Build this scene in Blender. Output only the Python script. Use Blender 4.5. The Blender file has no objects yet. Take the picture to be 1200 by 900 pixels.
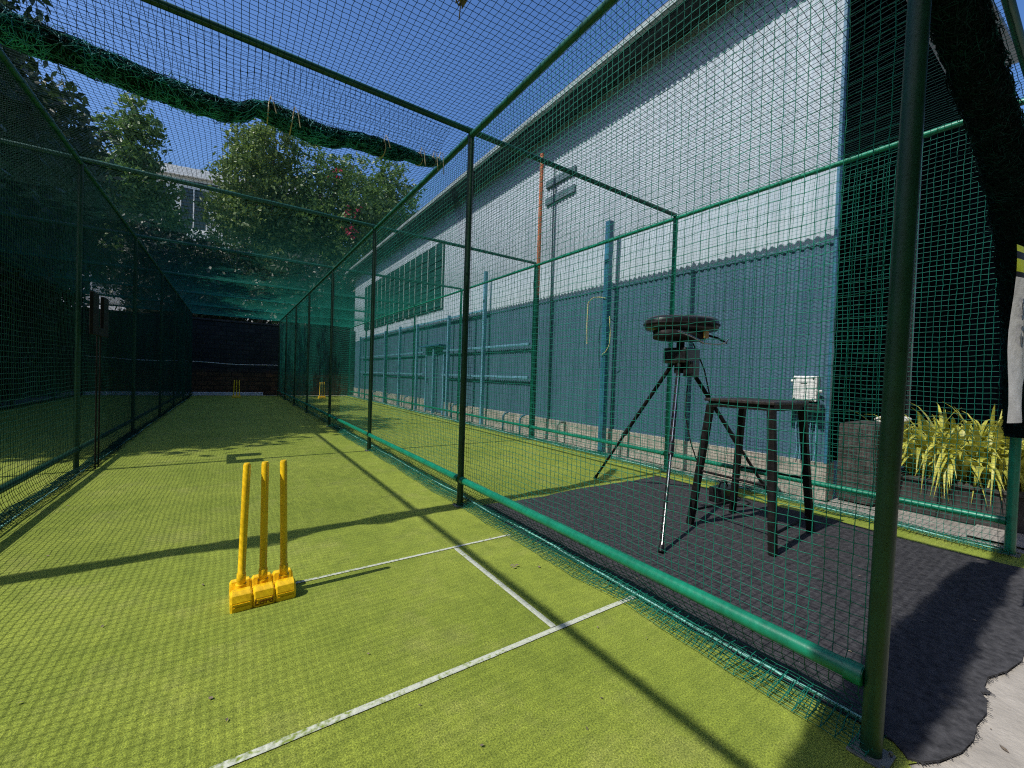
import bpy, math, random
import numpy as np
from mathutils import Vector, Matrix
R = math.radians
rng = np.random.default_rng(7)
random.seed(7)
scene = bpy.context.scene
COL = scene.collection

# ------------------------------------------------------------------ materials
def new_mat(name):
    m = bpy.data.materials.new(name); m.use_nodes = True
    nt = m.node_tree
    return m, nt, nt.nodes['Principled BSDF']

def mat(name, col, rough=0.6, metal=0.0, spec=0.5, nscale=0.0, nvar=0.25, bump=0.0, bscale=None, col2=None, detail=6, coat=0.0):
    """plain colour varied by object-space noise, optional bump"""
    m, nt, b = new_mat(name)
    b.inputs['Roughness'].default_value = rough
    b.inputs['Metallic'].default_value = metal
    b.inputs['Specular IOR Level'].default_value = spec
    b.inputs['Coat Weight'].default_value = coat
    b.inputs['Base Color'].default_value = (*col, 1)
    if nscale or bump:
        tc = nt.nodes.new('ShaderNodeTexCoord')
    if nscale:
        n = nt.nodes.new('ShaderNodeTexNoise'); n.inputs['Scale'].default_value = nscale
        n.inputs['Detail'].default_value = detail; n.inputs['Roughness'].default_value = 0.65
        nt.links.new(tc.outputs['Object'], n.inputs['Vector'])
        cr = nt.nodes.new('ShaderNodeValToRGB')
        c2 = col2 or tuple(min(1, c * (1 + nvar)) for c in col)
        c1 = col if col2 else tuple(c * (1 - nvar) for c in col)
        cr.color_ramp.elements[0].color = (*c1, 1); cr.color_ramp.elements[0].position = 0.33
        cr.color_ramp.elements[1].color = (*c2, 1); cr.color_ramp.elements[1].position = 0.67
        nt.links.new(n.outputs['Fac'], cr.inputs['Fac'])
        nt.links.new(cr.outputs['Color'], b.inputs['Base Color'])
    if bump:
        n2 = nt.nodes.new('ShaderNodeTexNoise'); n2.inputs['Scale'].default_value = bscale or nscale or 20
        n2.inputs['Detail'].default_value = 5
        nt.links.new(tc.outputs['Object'], n2.inputs['Vector'])
        bp = nt.nodes.new('ShaderNodeBump'); bp.inputs['Strength'].default_value = bump; bp.inputs['Distance'].default_value = 0.02
        nt.links.new(n2.outputs['Fac'], bp.inputs['Height'])
        nt.links.new(bp.outputs['Normal'], b.inputs['Normal'])
    return m

def turf_mat():
    m, nt, b = new_mat('turf_pile'); N = nt.nodes.new; L = nt.links.new
    tc = N('ShaderNodeTexCoord')
    def noise(scale, det=4, rough=0.6, vec=None):
        n = N('ShaderNodeTexNoise'); n.inputs['Scale'].default_value = scale; n.inputs['Detail'].default_value = det
        n.inputs['Roughness'].default_value = rough
        L(vec or tc.outputs['Object'], n.inputs['Vector']); return n
    big = noise(0.9, 5); mid = noise(9, 5, .7); fine = noise(150, 3, .7); vfine = noise(420, 2, .6)
    def ramp(src, a, bcol, p0, p1):
        r = N('ShaderNodeValToRGB'); r.color_ramp.elements[0].color = (*a, 1); r.color_ramp.elements[1].color = (*bcol, 1)
        r.color_ramp.elements[0].position = p0; r.color_ramp.elements[1].position = p1; L(src.outputs['Fac'], r.inputs['Fac']); return r
    def mix(fac, a, bb, mode='MIX'):
        x = N('ShaderNodeMix'); x.data_type = 'RGBA'; x.blend_type = mode
        if isinstance(fac, float): x.inputs['Factor'].default_value = fac
        else: L(fac, x.inputs['Factor'])
        L(a, x.inputs['A']); L(bb, x.inputs['B']); return x
    base = ramp(big, (.205, .265, .026), (.30, .355, .048), .35, .68)
    wear = noise(1.7, 6, .75); wr = ramp(wear, (0, 0, 0), (.55, .55, .55), .52, .74)
    wx = N('ShaderNodeMix'); wx.data_type = 'RGBA'; L(wr.outputs['Color'], wx.inputs['Factor']); L(base.outputs['Color'], wx.inputs['A']); wx.inputs['B'].default_value = (.36, .35, .115, 1)
    md = ramp(mid, (.72, .74, .7), (1.15, 1.12, 1.1), .3, .7)
    x1 = mix(1.0, wx.outputs['Result'], md.outputs['Color'], 'MULTIPLY')
    fd = ramp(fine, (.35, .4, .3), (1.65, 1.6, 1.6), .34, .68)
    x2 = mix(1.0, x1.outputs['Result'], fd.outputs['Color'], 'MULTIPLY')
    vd = ramp(vfine, (.6, .62, .6), (1.4, 1.4, 1.4), .32, .68)
    x3 = mix(1.0, x2.outputs['Result'], vd.outputs['Color'], 'MULTIPLY')
    L(x3.outputs['Result'], b.inputs['Base Color'])
    b.inputs['Roughness'].default_value = .75; b.inputs['Specular IOR Level'].default_value = .25
    b.inputs['Sheen Weight'].default_value = .25; b.inputs['Sheen Tint'].default_value = (.7, .9, .3, 1)
    bp = N('ShaderNodeBump'); bp.inputs['Strength'].default_value = .75; bp.inputs['Distance'].default_value = .008
    L(fine.outputs['Fac'], bp.inputs['Height']); L(bp.outputs['Normal'], b.inputs['Normal'])
    return m

def line_mat():
    """worn white paint: breaks up into the turf colour"""
    m, nt, b = new_mat('worn_line_paint'); N = nt.nodes.new; L = nt.links.new
    tc = N('ShaderNodeTexCoord'); n = N('ShaderNodeTexNoise'); n.inputs['Scale'].default_value = 60; n.inputs['Detail'].default_value = 6
    L(tc.outputs['Object'], n.inputs['Vector'])
    n2 = N('ShaderNodeTexNoise'); n2.inputs['Scale'].default_value = 2.5; L(tc.outputs['Object'], n2.inputs['Vector'])
    sep = N('ShaderNodeSeparateXYZ'); L(tc.outputs['Object'], sep.inputs[0])
    # the paint is walked off towards the batter's side (low x)
    mr = N('ShaderNodeMapRange'); mr.inputs['From Min'].default_value = -0.9; mr.inputs['From Max'].default_value = 1.2
    mr.inputs['To Min'].default_value = -.12; mr.inputs['To Max'].default_value = .09; L(sep.outputs['X'], mr.inputs['Value'])
    a1 = N('ShaderNodeMath'); a1.operation = 'ADD'; L(n.outputs['Fac'], a1.inputs[0]); L(mr.outputs['Result'], a1.inputs[1])
    a2 = N('ShaderNodeMath'); a2.operation = 'MULTIPLY_ADD'; L(n2.outputs['Fac'], a2.inputs[0]); a2.inputs[1].default_value = .25; L(a1.outputs[0], a2.inputs[2])
    r = N('ShaderNodeValToRGB'); r.color_ramp.elements[0].position = .46; r.color_ramp.elements[1].position = .68
    r.color_ramp.elements[0].color = (.2, .27, .03, 1); r.color_ramp.elements[1].color = (.54, .57, .47, 1)
    L(a2.outputs[0], r.inputs['Fac']); L(r.outputs['Color'], b.inputs['Base Color'])
    b.inputs['Roughness'].default_value = .8
    bp = N('ShaderNodeBump'); bp.inputs['Strength'].default_value = .5; bp.inputs['Distance'].default_value = .006
    L(n.outputs['Fac'], bp.inputs['Height']); L(bp.outputs['Normal'], b.inputs['Normal'])
    return m

def streak_mat(name, c1, c2, sc=(1.5, 1.5, .25), rough=.6, bump=0.0):
    """painted metal sheet with vertical weather streaks"""
    m, nt, b = new_mat(name); N = nt.nodes.new; L = nt.links.new
    tc = N('ShaderNodeTexCoord'); mp = N('ShaderNodeMapping'); mp.inputs['Scale'].default_value = sc
    L(tc.outputs['Object'], mp.inputs['Vector'])
    n = N('ShaderNodeTexNoise'); n.inputs['Scale'].default_value = 2.2; n.inputs['Detail'].default_value = 8; n.inputs['Roughness'].default_value = .7
    L(mp.outputs['Vector'], n.inputs['Vector'])
    r = N('ShaderNodeValToRGB'); r.color_ramp.elements[0].color = (*c1, 1); r.color_ramp.elements[1].color = (*c2, 1)
    r.color_ramp.elements[0].position = .3; r.color_ramp.elements[1].position = .7
    L(n.outputs['Fac'], r.inputs['Fac']); L(r.outputs['Color'], b.inputs['Base Color'])
    b.inputs['Roughness'].default_value = rough; b.inputs['Specular IOR Level'].default_value = .3
    return m

def stone_mat():
    m, nt, b = new_mat('dark_stone_blocks'); N = nt.nodes.new; L = nt.links.new
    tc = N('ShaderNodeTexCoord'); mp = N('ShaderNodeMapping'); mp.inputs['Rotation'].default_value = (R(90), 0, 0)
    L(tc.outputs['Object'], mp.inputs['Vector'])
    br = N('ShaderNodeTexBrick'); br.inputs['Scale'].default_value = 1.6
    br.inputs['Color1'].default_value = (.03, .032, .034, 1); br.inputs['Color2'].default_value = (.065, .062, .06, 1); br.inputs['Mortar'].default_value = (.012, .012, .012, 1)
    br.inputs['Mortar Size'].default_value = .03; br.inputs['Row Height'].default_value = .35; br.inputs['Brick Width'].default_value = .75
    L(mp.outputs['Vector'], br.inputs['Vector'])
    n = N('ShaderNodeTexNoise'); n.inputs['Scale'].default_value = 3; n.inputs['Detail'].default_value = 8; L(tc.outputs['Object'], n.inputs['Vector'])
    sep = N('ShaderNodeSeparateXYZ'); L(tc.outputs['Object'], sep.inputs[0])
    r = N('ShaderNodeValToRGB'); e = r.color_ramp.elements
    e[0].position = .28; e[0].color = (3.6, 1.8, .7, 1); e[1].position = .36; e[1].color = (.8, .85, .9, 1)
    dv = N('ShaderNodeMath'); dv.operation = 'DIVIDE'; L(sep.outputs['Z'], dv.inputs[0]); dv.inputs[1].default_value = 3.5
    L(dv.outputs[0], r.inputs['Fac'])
    x = N('ShaderNodeMix'); x.data_type = 'RGBA'; x.blend_type = 'MULTIPLY'; x.inputs['Factor'].default_value = 1
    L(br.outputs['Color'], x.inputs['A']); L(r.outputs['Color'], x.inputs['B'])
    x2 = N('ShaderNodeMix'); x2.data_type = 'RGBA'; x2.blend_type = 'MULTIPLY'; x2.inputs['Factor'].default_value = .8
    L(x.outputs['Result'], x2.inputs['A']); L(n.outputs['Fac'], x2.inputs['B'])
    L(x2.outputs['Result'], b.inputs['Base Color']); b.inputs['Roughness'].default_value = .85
    return m

def leaf_mat(name, c1, c2, trans=.33, scale=1.3):
    m, nt, b = new_mat(name); N = nt.nodes.new; L = nt.links.new
    tc = N('ShaderNodeTexCoord')
    n = N('ShaderNodeTexNoise'); n.inputs['Scale'].default_value = scale; n.inputs['Detail'].default_value = 6; n.inputs['Roughness'].default_value = .8
    L(tc.outputs['Object'], n.inputs['Vector'])
    r = N('ShaderNodeValToRGB'); r.color_ramp.elements[0].color = (*c1, 1); r.color_ramp.elements[1].color = (*c2, 1)
    r.color_ramp.elements[0].position = .35; r.color_ramp.elements[1].position = .7
    L(n.outputs['Fac'], r.inputs['Fac']); L(r.outputs['Color'], b.inputs['Base Color'])
    b.inputs['Roughness'].default_value = .45; b.inputs['Specular IOR Level'].default_value = .5
    tr = N('ShaderNodeBsdfTranslucent'); L(r.outputs['Color'], tr.inputs['Color'])
    ms = N('ShaderNodeMixShader'); ms.inputs['Fac'].default_value = trans
    out = nt.nodes['Material Output']
    L(b.outputs['BSDF'], ms.inputs[1]); L(tr.outputs['BSDF'], ms.inputs[2]); L(ms.outputs['Shader'], out.inputs['Surface'])
    return m

M = {}
M['turf'] = turf_mat()
M['line'] = line_mat()
M['ground'] = mat('concrete_ground', (.30, .28, .25), .85, nscale=6, nvar=.25, bump=.25, bscale=40)
M['paving'] = mat('beige_concrete', (.34, .315, .28), .85, nscale=5, nvar=.18, bump=.3, bscale=60)
M['matting'] = mat('charcoal_matting', (.026, .0265, .030), .9, spec=.12, nscale=28, col2=(.074, .074, .080), bump=.25, bscale=170, detail=9)
M['post'] = mat('shade_darkened_post_paint', (.003, .040, .018), .5, nscale=7, nvar=.3, bump=.06, bscale=50)  # same green as the rails, darkened; shade on the posts put into the colour
M['rail'] = mat('emerald_rail_paint', (.004, .185, .105), .36, nscale=9, nvar=.25, bump=.06, bscale=40)
M['bar'] = mat('dark_green_bar_paint', (.006, .080, .048), .45, nscale=9, nvar=.3)
M['plate'] = mat('galvanised_plate', (.20, .22, .20), .6, metal=.3, nscale=20, nvar=.3)
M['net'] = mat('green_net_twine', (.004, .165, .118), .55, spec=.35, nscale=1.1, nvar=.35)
M['net_dim'] = mat('shaded_net_twine', (.003, .045, .034), .65, spec=.15, nscale=1.1, nvar=.35)  # darker copy of the net twine; its unlit side put into the colour
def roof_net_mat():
    m, nt, b = new_mat('far_brightened_net_twine'); N = nt.nodes.new; L = nt.links.new
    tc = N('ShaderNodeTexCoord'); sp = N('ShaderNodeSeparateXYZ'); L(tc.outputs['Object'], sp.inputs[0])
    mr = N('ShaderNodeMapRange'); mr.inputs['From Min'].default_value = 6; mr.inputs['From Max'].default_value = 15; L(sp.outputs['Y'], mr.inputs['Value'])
    r = N('ShaderNodeValToRGB'); r.color_ramp.elements[0].color = (.003, .035, .032, 1); r.color_ramp.elements[1].color = (.006, .17, .12, 1)  # backlit dark near and bright veil far, both painted into the twine
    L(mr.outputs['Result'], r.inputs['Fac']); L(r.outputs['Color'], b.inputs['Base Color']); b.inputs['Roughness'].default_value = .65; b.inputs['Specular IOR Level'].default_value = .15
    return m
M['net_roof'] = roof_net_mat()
M['net_black'] = mat('black_net_twine', (.002, .010, .010), .75, spec=.08, nscale=4, nvar=.4)
M['roll'] = mat('highlight_bundled_twine', (.028, .30, .33), .6, nscale=5, nvar=.6)  # teal twine brightened; highlights on the bundle put into the colour
M['roll_dark'] = mat('shade_bundled_twine', (.003, .030, .030), .75, spec=.1, nscale=5, nvar=.5)  # dark copy of the bundle twine; shade put into the colour
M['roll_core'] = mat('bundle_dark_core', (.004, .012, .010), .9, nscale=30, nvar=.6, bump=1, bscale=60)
M['rope'] = mat('pale_teal_rope', (.22, .52, .47), .7, nscale=30, nvar=.25)
M['tie'] = mat('tan_tie_string', (.42, .36, .24), .8)
M['yellow'] = mat('yellow_plastic', (.98, .575, .010), .38, nscale=26, nvar=.13, bump=.05, bscale=30, coat=.1)
M['mark'] = mat('brown_moulded_lettering', (.22, .075, .004), .6)
M['wall_up'] = streak_mat('pale_blue_grey_sheet', (.335, .40, .46), (.44, .515, .575))
M['wall_low'] = streak_mat('slate_blue_sheet', (.048, .106, .168), (.080, .150, .222))
M['frame_blue'] = mat('light_blue_steel', (.14, .31, .44), .45, nscale=6, nvar=.2)
M['frame_dark'] = mat('deep_blue_steel', (.03, .13, .22), .45, nscale=6, nvar=.25)
M['wall_shadow'] = mat('grey_blue_wall_shadow', (.085, .135, .16), .6, nscale=5, nvar=.2)  # tone of a cast shadow, for the strips on the hall wall
M['plinth'] = mat('weathered_plinth', (.36, .33, .28), .9, nscale=3.5, nvar=.4, bump=.5, bscale=25)
M['soffit'] = mat('dark_soffit', (.012, .020, .020), .7, nscale=3, nvar=.3)
M['gutter'] = mat('pale_gutter', (.30, .36, .36), .5, nscale=4, nvar=.15)
M['roof'] = mat('grey_roof_sheet', (.22, .25, .26), .6, nscale=3, nvar=.2)
M['end_wall'] = mat('shade_dark_end_wall', (.0035, .0045, .006), .9, spec=0.0, nscale=2, nvar=.5)  # near-black colour stands in for the shade on the end face
M['dark_metal'] = mat('black_frame_metal', (.010, .010, .012), .4, nscale=12, nvar=.5)
M['pane'] = mat('dark_green_pane', (.006, .045, .04), .3, nscale=2, nvar=.3)
M['mullion'] = mat('pale_mullion', (.34, .42, .40), .5)
M['rust'] = mat('rusty_orange_pole', (.46, .135, .05), .75, nscale=14, nvar=.35, bump=.2, bscale=50)
M['black'] = mat('black_plastic', (.012, .012, .013), .3, nscale=15, nvar=.4)
M['black_matt'] = mat('black_powder_coat', (.010, .009, .009), .6, spec=.2, nscale=18, nvar=.5)
M['tabletop'] = mat('worn_dark_board', (.028, .022, .020), .55, nscale=14, nvar=.6, bump=.2, bscale=30)
M['steel'] = mat('bright_steel', (.55, .55, .55), .25, metal=1)
M['amber'] = mat('amber_motor_label', (.5, .27, .03), .5)
M['white'] = mat('white_plastic', (.74, .75, .74), .45, nscale=8, nvar=.07)
M['cable'] = mat('black_cable', (.012, .012, .012), .5)
M['ropey'] = mat('yellow_cord', (.62, .56, .24), .7)
M['banner'] = mat('white_banner_vinyl', (.70, .71, .74), .5, nscale=14, nvar=.15, bump=.2, bscale=12)
M['banner_black'] = mat('black_banner_vinyl', (.008, .008, .009), .5)
M['banner_lime'] = mat('lime_banner_vinyl', (.52, .62, .03), .5, nscale=20, nvar=.2)
M['stone'] = stone_mat()
M['bright_strip'] = mat('pale_bright_strip', (.80, .78, .72), .85, nscale=5, nvar=.15)
M['planter'] = mat('dark_planter_wall', (.045, .042, .040), .85, nscale=5, nvar=.4, bump=.5, bscale=20)
M['sky_blocker'] = mat('dark_sky_blocker', (.030, .031, .032), .8, nscale=5, nvar=.35)
M['boulder'] = mat('grey_boulder', (.055, .050, .046), .9, nscale=9, nvar=.5, bump=.9, bscale=22)
M['soil'] = mat('planter_soil', (.03, .022, .015), .95, nscale=20, nvar=.4)
M['bark'] = mat('bark', (.085, .065, .048), .9, nscale=8, nvar=.4, bump=.6, bscale=14)
M['leaf_dark'] = leaf_mat('dark_foliage', (.010, .028, .010), (.045, .085, .022))
M['leaf_mid'] = leaf_mat('mid_foliage', (.025, .080, .018), (.20, .33, .07))
M['leaf_olive'] = leaf_mat('olive_foliage', (.035, .085, .016), (.28, .38, .08))
M['leaf_shade'] = leaf_mat('shaded_hedge_foliage', (.006, .016, .008), (.022, .045, .016), .15)  # darker leaf copy with the shade put into its colour
M['spear'] = leaf_mat('yellow_striped_leaf', (.26, .31, .025), (.80, .74, .15), .25, 9)
M['petal'] = leaf_mat('crimson_petal', (.30, .015, .045), (.55, .03, .09), .3)
M['house'] = mat('cream_render', (.84, .82, .76), .8, nscale=1.2, nvar=.12)
M['house_band'] = mat('pale_grey_band', (.76, .78, .75), .75, nscale=2, nvar=.12)
M['house_window'] = mat('dark_louvre_glass', (.03, .045, .05), .25)
M['twig'] = mat('dry_frond', (.19, .15, .11), .8, nscale=20, nvar=.4)

# ------------------------------------------------------------------ mesh helpers
def tag(o, label=None, cat=None, group=None, kind=None):
    if label: o['label'] = label
    if cat: o['category'] = cat
    if group: o['group'] = group
    if kind: o['kind'] = kind
    return o

def empty(name, loc, label=None, cat=None, group=None, rz=0):
    o = bpy.data.objects.new(name, None); COL.objects.link(o)
    o.location = loc; o.rotation_euler.z = rz; o.empty_display_size = .1
    return tag(o, label, cat, group)

class MB:
    """collects shapes into one mesh; all coordinates are world coordinates (or local if origin is 0)"""
    def __init__(s): s.v = []; s.f = []; s.sm = []
    def add(s, V, F, smooth=False):
        b = len(s.v); s.v += [tuple(map(float, p)) for p in V]; s.f += [tuple(b + i for i in f) for f in F]; s.sm += [smooth] * len(F); return s
    def box(s, lo, hi, bev=0.0):
        (x0, y0, z0), (x1, y1, z1) = lo, hi
        if bev <= 0:
            V = [(x0,y0,z0),(x1,y0,z0),(x1,y1,z0),(x0,y1,z0),(x0,y0,z1),(x1,y0,z1),(x1,y1,z1),(x0,y1,z1)]
            return s.add(V, [(3,2,1,0),(4,5,6,7),(0,1,5,4),(1,2,6,5),(2,3,7,6),(3,0,4,7)])
        import bmesh
        bm = bmesh.new(); bmesh.ops.create_cube(bm, size=1)
        for v in bm.verts:
            v.co = Vector(((x0+x1)/2 + v.co.x*(x1-x0), (y0+y1)/2 + v.co.y*(y1-y0), (z0+z1)/2 + v.co.z*(z1-z0)))
        bmesh.ops.bevel(bm, geom=bm.edges[:], offset=bev, segments=2, profile=.6, affect='EDGES')
        bm.verts.index_update()
        s.add([v.co[:] for v in bm.verts], [[v.index for v in f.verts] for f in bm.faces]); bm.free(); return s
    def tube(s, pts, r, n=10, cap=True, smooth=True):
        P = np.array(pts, float); m = len(P)
        rr = np.full(m, r, float) if np.isscalar(r) else np.array(r, float)
        T = np.gradient(P, axis=0) if m > 2 else np.array([P[1]-P[0]]*2)
        T /= np.linalg.norm(T, axis=1, keepdims=True) + 1e-12
        ref = np.array([0, 0, 1.]) if abs(T[0][2]) < .9 else np.array([1., 0, 0])
        V = []
        b = np.cross(T[0], ref); b /= np.linalg.norm(b)
        for i in range(m):
            b = b - T[i] * (b @ T[i]); b /= np.linalg.norm(b) + 1e-12
            c = np.cross(T[i], b)
            for k in range(n):
                a = 2*math.pi*k/n
                V.append(P[i] + rr[i]*(math.cos(a)*b + math.sin(a)*c))
        F = []
        for i in range(m-1):
            for k in range(n):
                F.append((i*n+k, i*n+(k+1) % n, (i+1)*n+(k+1) % n, (i+1)*n+k))
        s.add(V, F, smooth)
        if cap:
            s.add(V[:n], [tuple(range(n))]); s.add(V[-n:], [tuple(reversed(range(n)))])
        return s
    def beam(s, a, b, w, h=None, up=(0, 0, 1)):
        """square section bar from a to b"""
        h = h or w; a = np.array(a, float); b = np.array(b, float); t = b-a; t /= np.linalg.norm(t)
        u = np.array(up, float)
        if abs(u @ t) > .95: u = np.array([1., 0, 0])
        x = np.cross(t, u); x /= np.linalg.norm(x); y = np.cross(x, t)
        V = [p + sx*w/2*x + sy*h/2*y for p in (a, b) for sx, sy in ((-1,-1),(1,-1),(1,1),(-1,1))]
        return s.add(V, [(3,2,1,0),(4,5,6,7),(0,1,5,4),(1,2,6,5),(2,3,7,6),(3,0,4,7)])
    def local(s, name, m, parent):
        me = bpy.data.meshes.new(name); me.from_pydata(s.v, [], s.f); me.update(); me.polygons.foreach_set('use_smooth', s.sm)
        ob = link(name, me, m); ob.parent = parent; return ob
    def build(s, name, m, parent=None, origin=None):
        me = bpy.data.meshes.new(name)
        o = np.array(origin if origin is not None else (0, 0, 0), float)
        V = [tuple(np.array(p)-o) for p in s.v] if origin is not None else s.v
        me.from_pydata(V, [], s.f); me.update()
        me.polygons.foreach_set('use_smooth', s.sm)
        return link(name, me, m, parent, origin)

def link(name, me, m, parent=None, origin=None):
    ob = bpy.data.objects.new(name, me); COL.objects.link(ob)
    for x in (m if isinstance(m, (list, tuple)) else [m]): me.materials.append(x)
    if parent is not None:
        ob.parent = parent
        if origin is None:           # world coordinates were given: keep them
            rot = parent.rotation_euler.z
            ob.matrix_parent_inverse = (Matrix.Translation(parent.location) @ Matrix.Rotation(rot, 4, 'Z')).inverted()
        elif True:
            ob.location = Vector(origin) - parent.location
    elif origin is not None:
        ob.location = origin
    return ob

def build_np(name, V, F, m, parent=None, smooth=True):
    me = bpy.data.meshes.new(name); V = np.ascontiguousarray(V, np.float32); F = np.ascontiguousarray(F, np.int32)
    n, k = F.shape
    me.vertices.add(len(V)); me.vertices.foreach_set('co', V.ravel())
    me.loops.add(n*k); me.loops.foreach_set('vertex_index', F.ravel())
    me.polygons.add(n); me.polygons.foreach_set('loop_start', np.arange(0, n*k, k, dtype=np.int32))
    me.polygons.foreach_set('use_smooth', np.full(n, smooth))
    me.update(calc_edges=True); me.validate()
    return link(name, me, m, parent)

def strands(P, r, nrm):
    """P (m,n,3) polylines -> three-sided tubes"""
    P = np.asarray(P, float); m, n, _ = P.shape
    T = np.gradient(P, axis=1) if n > 2 else np.repeat((P[:, 1:]-P[:, :1]), 2, 1)
    T /= np.linalg.norm(T, axis=2, keepdims=True) + 1e-12
    nr = np.broadcast_to(np.asarray(nrm, float), T.shape)
    B = np.cross(T, nr); B /= np.linalg.norm(B, axis=2, keepdims=True) + 1e-12
    C = np.cross(B, T)
    ang = [math.pi/2 + 2*math.pi*k/3 for k in range(3)]
    V = np.stack([P + r*(math.cos(a)*B + math.sin(a)*C) for a in ang], 2)       # m,n,3,3
    idx = np.arange(m*n*3).reshape(m, n, 3)
    F = []
    for k in range(3):
        k2 = (k+1) % 3
        F.append(np.stack([idx[:, :-1, k], idx[:, :-1, k2], idx[:, 1:, k2], idx[:, 1:, k]], -1).reshape(-1, 4))
    return V.reshape(-1, 3), np.concatenate(F)

class NP:
    def __init__(s): s.V = []; s.F = []; s.n = 0
    def add(s, V, F): s.V.append(V); s.F.append(F + s.n); s.n += len(V)
    def build(s, name, m, parent=None): return build_np(name, np.concatenate(s.V), np.concatenate(s.F), m, parent)

def knots(P, size):
    Q = P.reshape(-1, 3)
    d = np.array([(1,0,0),(-1,0,0),(0,1,0),(0,-1,0),(0,0,1),(0,0,-1)], float)*size
    V = (Q[:, None, :] + d[None]).reshape(-1, 3)
    f = np.array([(0,2,4,4),(2,1,4,4),(1,3,4,4),(3,0,4,4)])
    quad = np.array([(0,4,2,5),(2,4,1,5),(1,4,3,5),(3,4,0,5)])
    F = (quad[None] + (np.arange(len(Q))*6)[:, None, None]).reshape(-1, 4)
    return V, F

def wob(a, b, seed, f=1.0):
    r = np.random.default_rng(seed); out = np.zeros(np.broadcast(a, b).shape)
    for i in range(7):
        fa, fb = r.uniform(-1, 1, 2) * f * (1 + i*.6); ph = r.uniform(0, 6.28)
        out = out + np.sin(fa*a + fb*b + ph) / (1 + i*.5)
    return out / 2.5

MESH = .045
def net_grid(acc, P, r, nrm, k=1, knot=0.0):
    """P (nu,nv,3) knot positions"""
    rows = P[:, ::k] if k > 1 else P
    cols = P[::k] if k > 1 else P
    acc.add(*strands(rows, r, nrm)); acc.add(*strands(np.swapaxes(cols, 0, 1), r, nrm))
    if knot: acc.add(*knots(P, knot))

# ------------------------------------------------------------------ layout (metres; y runs down the lane, x to the right)
XL, XD, XO, XLL = -1.516, 1.907, 5.239, -4.94
H = 3.658
YS = [.455, 3.66, 6.96, 10.35, 13.85, 16.92, 20.11, 23.31]
XW = 5.74
ZR = .262

# ------------------------------------------------------------------ ground
def sheet(name, poly, z, m, kind='structure'):
    o = MB().add([(x, y, z) for x, y in poly], [tuple(range(len(poly)))]).build(name, m)
    o['kind'] = kind; return o
sheet('ground', [(-400, -400), (400, -400), (400, 400), (-400, 400)], -.03, M['ground'])
sheet('pavement', [(1.2, -6), (9, -6), (9, .75), (5.6, .75), (5.6, .40), (1.9, .40)], -.008, M['paving'])
sheet('turf', [(-5.2, -4), (1.5, -4), (1.86, .2), (1.97, .37), (2.04, .34), (2.10, .32), (3.2, .30), (5.36, .30), (5.36, 23.45), (-5.2, 23.45)], 0, M['turf'])
# painted creases
def strip(name, a, b, w, z=.004):
    a = np.array(a, float); b = np.array(b, float); t = (b-a)/np.linalg.norm(b-a); nx = np.array([-t[1], t[0]])*w/2
    n = 60; V = []; r = np.random.default_rng(len(name))
    for i in range(n+1):
        p = a + (b-a)*i/n
        j = r.normal(0, .0025, 2)
        V += [(*(p+nx*(1+j[0]*12)), z), (*(p-nx*(1+j[1]*12)), z)]
    F = [(2*i, 2*i+1, 2*i+3, 2*i+2) for i in range(n)]
    o = MB().add(V, F).build(name, M['line']); o['kind'] = 'structure'; return o
strip('popping_crease', (-1.1, 1.6), (2.09, 1.6), .031)
strip('bowling_crease', (.30, 2.78), (1.92, 2.78), .024)
strip('return_crease', (1.415, 2.755), (1.415, 1.62), .036)

# black matting on the bowler's end of the right lane
mb = MB()
edge = [(1.99, .375), (2.02, .34), (2.08, .31), (2.2, .275), (2.32, .262), (2.43, .27), (2.55, .258), (2.66, .272), (2.70, .295), (2.73, .27), (2.76, .29), (2.87, .293), (2.95, .27), (3.02, .25), (3.21, .222), (3.6, .23), (4.2, .25), (4.9, .24)]
rr_ = np.random.default_rng(3)
right = [(4.88 + .02*math.sin(y*5) + rr_.normal(0, .006), y) for y in np.linspace(.3, 3.52, 24)]
back = [(x, 3.53 + .02*math.sin(x*4) + rr_.normal(0, .006)) for x in np.linspace(4.86, 2.04, 18)]
left = [(2.03 + .012*math.sin(y*4), y) for y in np.linspace(3.5, .42, 18)]
poly = edge + right + back + left
top = [(x, y, .008 + .002*math.sin(x*7+y*3)) for x, y in poly]; n = len(poly)
cx, cy = 3.4, 1.9
V = top + [(x, y, .001) for x, y in poly] + [(cx, cy, .008)]
F = [(i, (i+1) % n, 2*n) for i in range(n)] + [(i, n+i, n+(i+1) % n, (i+1) % n) for i in range(n)]
tag(mb.add(V, F).build('floor_mat', M['matting']), 'large charcoal floor mat with a torn front edge under the bowling machine', 'mat')
# a worn scuff on the mat edge: torn underlay patches
for i, (x, y) in enumerate(((2.72, .262), (3.0, .245))):
    pass

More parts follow.
